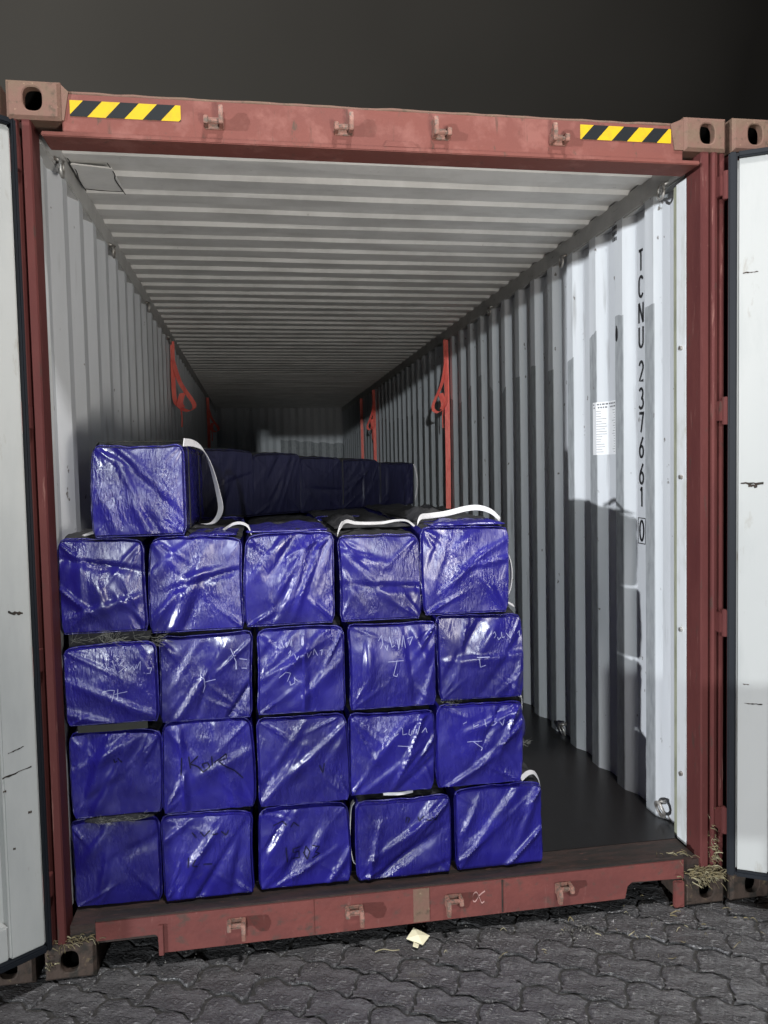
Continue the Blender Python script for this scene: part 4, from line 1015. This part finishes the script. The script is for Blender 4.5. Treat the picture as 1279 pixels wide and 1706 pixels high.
def pebble(b, x, y, z, s0):
    q = [Vector((rg.gauss(0, 1), rg.gauss(0, 1), rg.gauss(0, .7))).normalized() * s0 * rg.uniform(.7, 1.1) for _ in range(4)]
    c = Vector((x, y, z))
    base = [(1, 0, 0), (-1, 0, 0), (0, 1, 0), (0, -1, 0), (0, 0, 1), (0, 0, -1)]
    vs = [c + Vector(p) * s0 * rg.uniform(.6, 1.2) for p in base]
    b.add(vs, [(0, 2, 4), (2, 1, 4), (1, 3, 4), (3, 0, 4), (2, 0, 5), (1, 2, 5), (3, 1, 5), (0, 3, 5)])
for _ in range(420):
    x = rg.uniform(-1.4, 1.5); y = min(.25, rg.gauss(-.02, .10)) if rg.random() < .75 else rg.uniform(-.7, .2)
    pebble(gr, x, y, .001, rg.uniform(.0012, .0042))
for _ in range(90): pebble(gr, rg.gauss(.62, .05), rg.gauss(-.06, .03), .002, rg.uniform(.002, .005))
tag(gr.build('grit', 'grit', recalc=False), 'loose grit and crumbs on the paving along the sill', 'grit', kind='stuff')
st = MB(); rs = random.Random(31)
def straws(b, n, cx, cy, cz, sx, sy, sz, lo, hi, mi_p=.35):
    for _ in range(n):
        p = Vector((rs.gauss(cx, sx), rs.gauss(cy, sy), cz + abs(rs.gauss(0, sz)))); a = rs.gauss(-.5, .55); l = rs.uniform(lo, hi)
        d = Vector((math.cos(a), rs.uniform(-.6, .3), math.sin(a) * .75))
        m_ = p + d * l * .5 + Vector((0, rs.uniform(-.01, .01), rs.uniform(0, .012)))
        b.ribbon(smoothpts([p, m_, p + d * l], 2), rs.uniform(.0018, .0042), (0, .4, 1), .0012, 1 if rs.random() < mi_p else 0)
straws(st, 380, 1.128, .008, .119, .030, .018, .006, .012, .045, .2)
straws(st, 40, .95, -.10, .003, .28, .10, .002, .01, .04, .3)
straws(st, 60, 1.130, -.010, .085, .030, .006, .030, .015, .045, .2)
straws(st, 80, 1.170, .008, .16, .006, .008, .07, .01, .035)
straws(st, 14, 1.03, .05, .182, .04, .03, .002, .02, .05)
tag(st.build('straw', ['straw', 'straw_pale'], recalc=False), 'tangled dry straw caught over the bottom right corner', 'straw', kind='stuff')
st = MB()
straws(st, 60, -1.135, .012, .1185, .045, .012, .004, .01, .035, .15)
straws(st, 14, -1.205, -.006, .05, .008, .004, .05, .008, .02, .2)
tag(st.build('straw', ['straw', 'straw_pale'], recalc=False), 'thin dirty straw lying on the bottom left corner', 'straw', kind='stuff')

# ------------------------------------------------------------------ floodlights and an added fill lamp behind the photographer
def flood(loc, power, colr, target, label, size, heads):
    e = empty('floodlight_mast', (loc[0], loc[1] - .45, 0)); tag(e, label, 'floodlight')
    b = MB(); b.tube([(0, 0, 0), (0, 0, loc[2] * .5), (0, 0, loc[2] + .1)], [.09, .075, .06], 12); b.build('pole', 'pole_steel', e, smooth=True)
    b = MB(); b.box(-.25, .25, -.25, .25, 0, .06); b.build('base_plate', 'pole_steel', e, bevel=.01)
    d = (Vector(target) - Vector(loc)).normalized(); q = d.to_track_quat('-Z', 'Y').to_matrix().to_4x4()
    for k in range(heads):
        T = Matrix.Translation(Vector((0, .25, loc[2]))) @ q @ Matrix.Translation(((k - (heads - 1) / 2) * .5, 0, 0))
        b = MB(); b.box(-.22, .22, -.16, .16, .02, .14, 0, T); hd = b.build('lamp_head', 'pole_steel', e, bevel=.01)
        b = MB(); b.box(-.20, .20, -.14, .14, .008, .0195, 0, T); b.build('lens', 'lamp_glass', hd)
    b = MB(); b.box(-.04, .04, 0, .22, loc[2] - .04, loc[2] + .04); b.build('bracket', 'pole_steel', e)
    ld = bpy.data.lights.new('floodlight', 'SPOT'); ld.energy = power; ld.color = colr; ld.spot_size = R(75); ld.spot_blend = .6; ld.shadow_soft_size = size
    lo = bpy.data.objects.new('floodlight', ld); COL.objects.link(lo); lo.matrix_world = Matrix.Translation(Vector(loc)) @ q
flood(*FLOOD_LOW, (0, 0, 1.6), 'low floodlight mast behind the photographer, to the left', .10, 1)
flood(*FLOOD_HIGH, (0, -.6, 0), 'tall floodlight mast behind the photographer, to the right', .35, 3)

def fill_lamp(loc, power, colr, target):
    """unseen fill lamp with a made-up tripod, added to brighten ceiling and left wall"""
    e = empty('fill_lamp', (loc[0], loc[1] - .08, 0)); tag(e, 'unseen added fill lamp on a small tripod beside the photographer', 'lamp')
    for a in (90, 210, 330):
        MB().tube([(math.cos(R(a)) * .45, math.sin(R(a)) * .45, 0), (0, 0, .75)], .012, 8).build('leg', 'pole_steel', e, smooth=True)
    MB().tube([(0, 0, .7), (0, 0, loc[2] - .06)], .014, 8).build('pole', 'pole_steel', e, smooth=True)
    hd = MB().box(-.30, .30, -.03, .05, loc[2] - .22, loc[2] + .22).build('lamp_head', 'pole_steel', e, bevel=.008)
    MB().box(-.28, .28, .0505, .056, loc[2] - .20, loc[2] + .20).build('lens', 'lamp_glass', hd)
    d = (Vector(target) - Vector(loc)).normalized()
    ld = bpy.data.lights.new('fill_lamp_light', 'SPOT'); ld.energy = power; ld.color = colr; ld.spot_size = R(76); ld.spot_blend = 1.0; ld.shadow_soft_size = .30
    lo = bpy.data.objects.new('fill_lamp_light', ld); COL.objects.link(lo); lo.matrix_world = Matrix.Translation(Vector(loc)) @ d.to_track_quat('-Z', 'Y').to_matrix().to_4x4()
fill_lamp(*FILL_LAMP, (-.35, .2, 3.0))
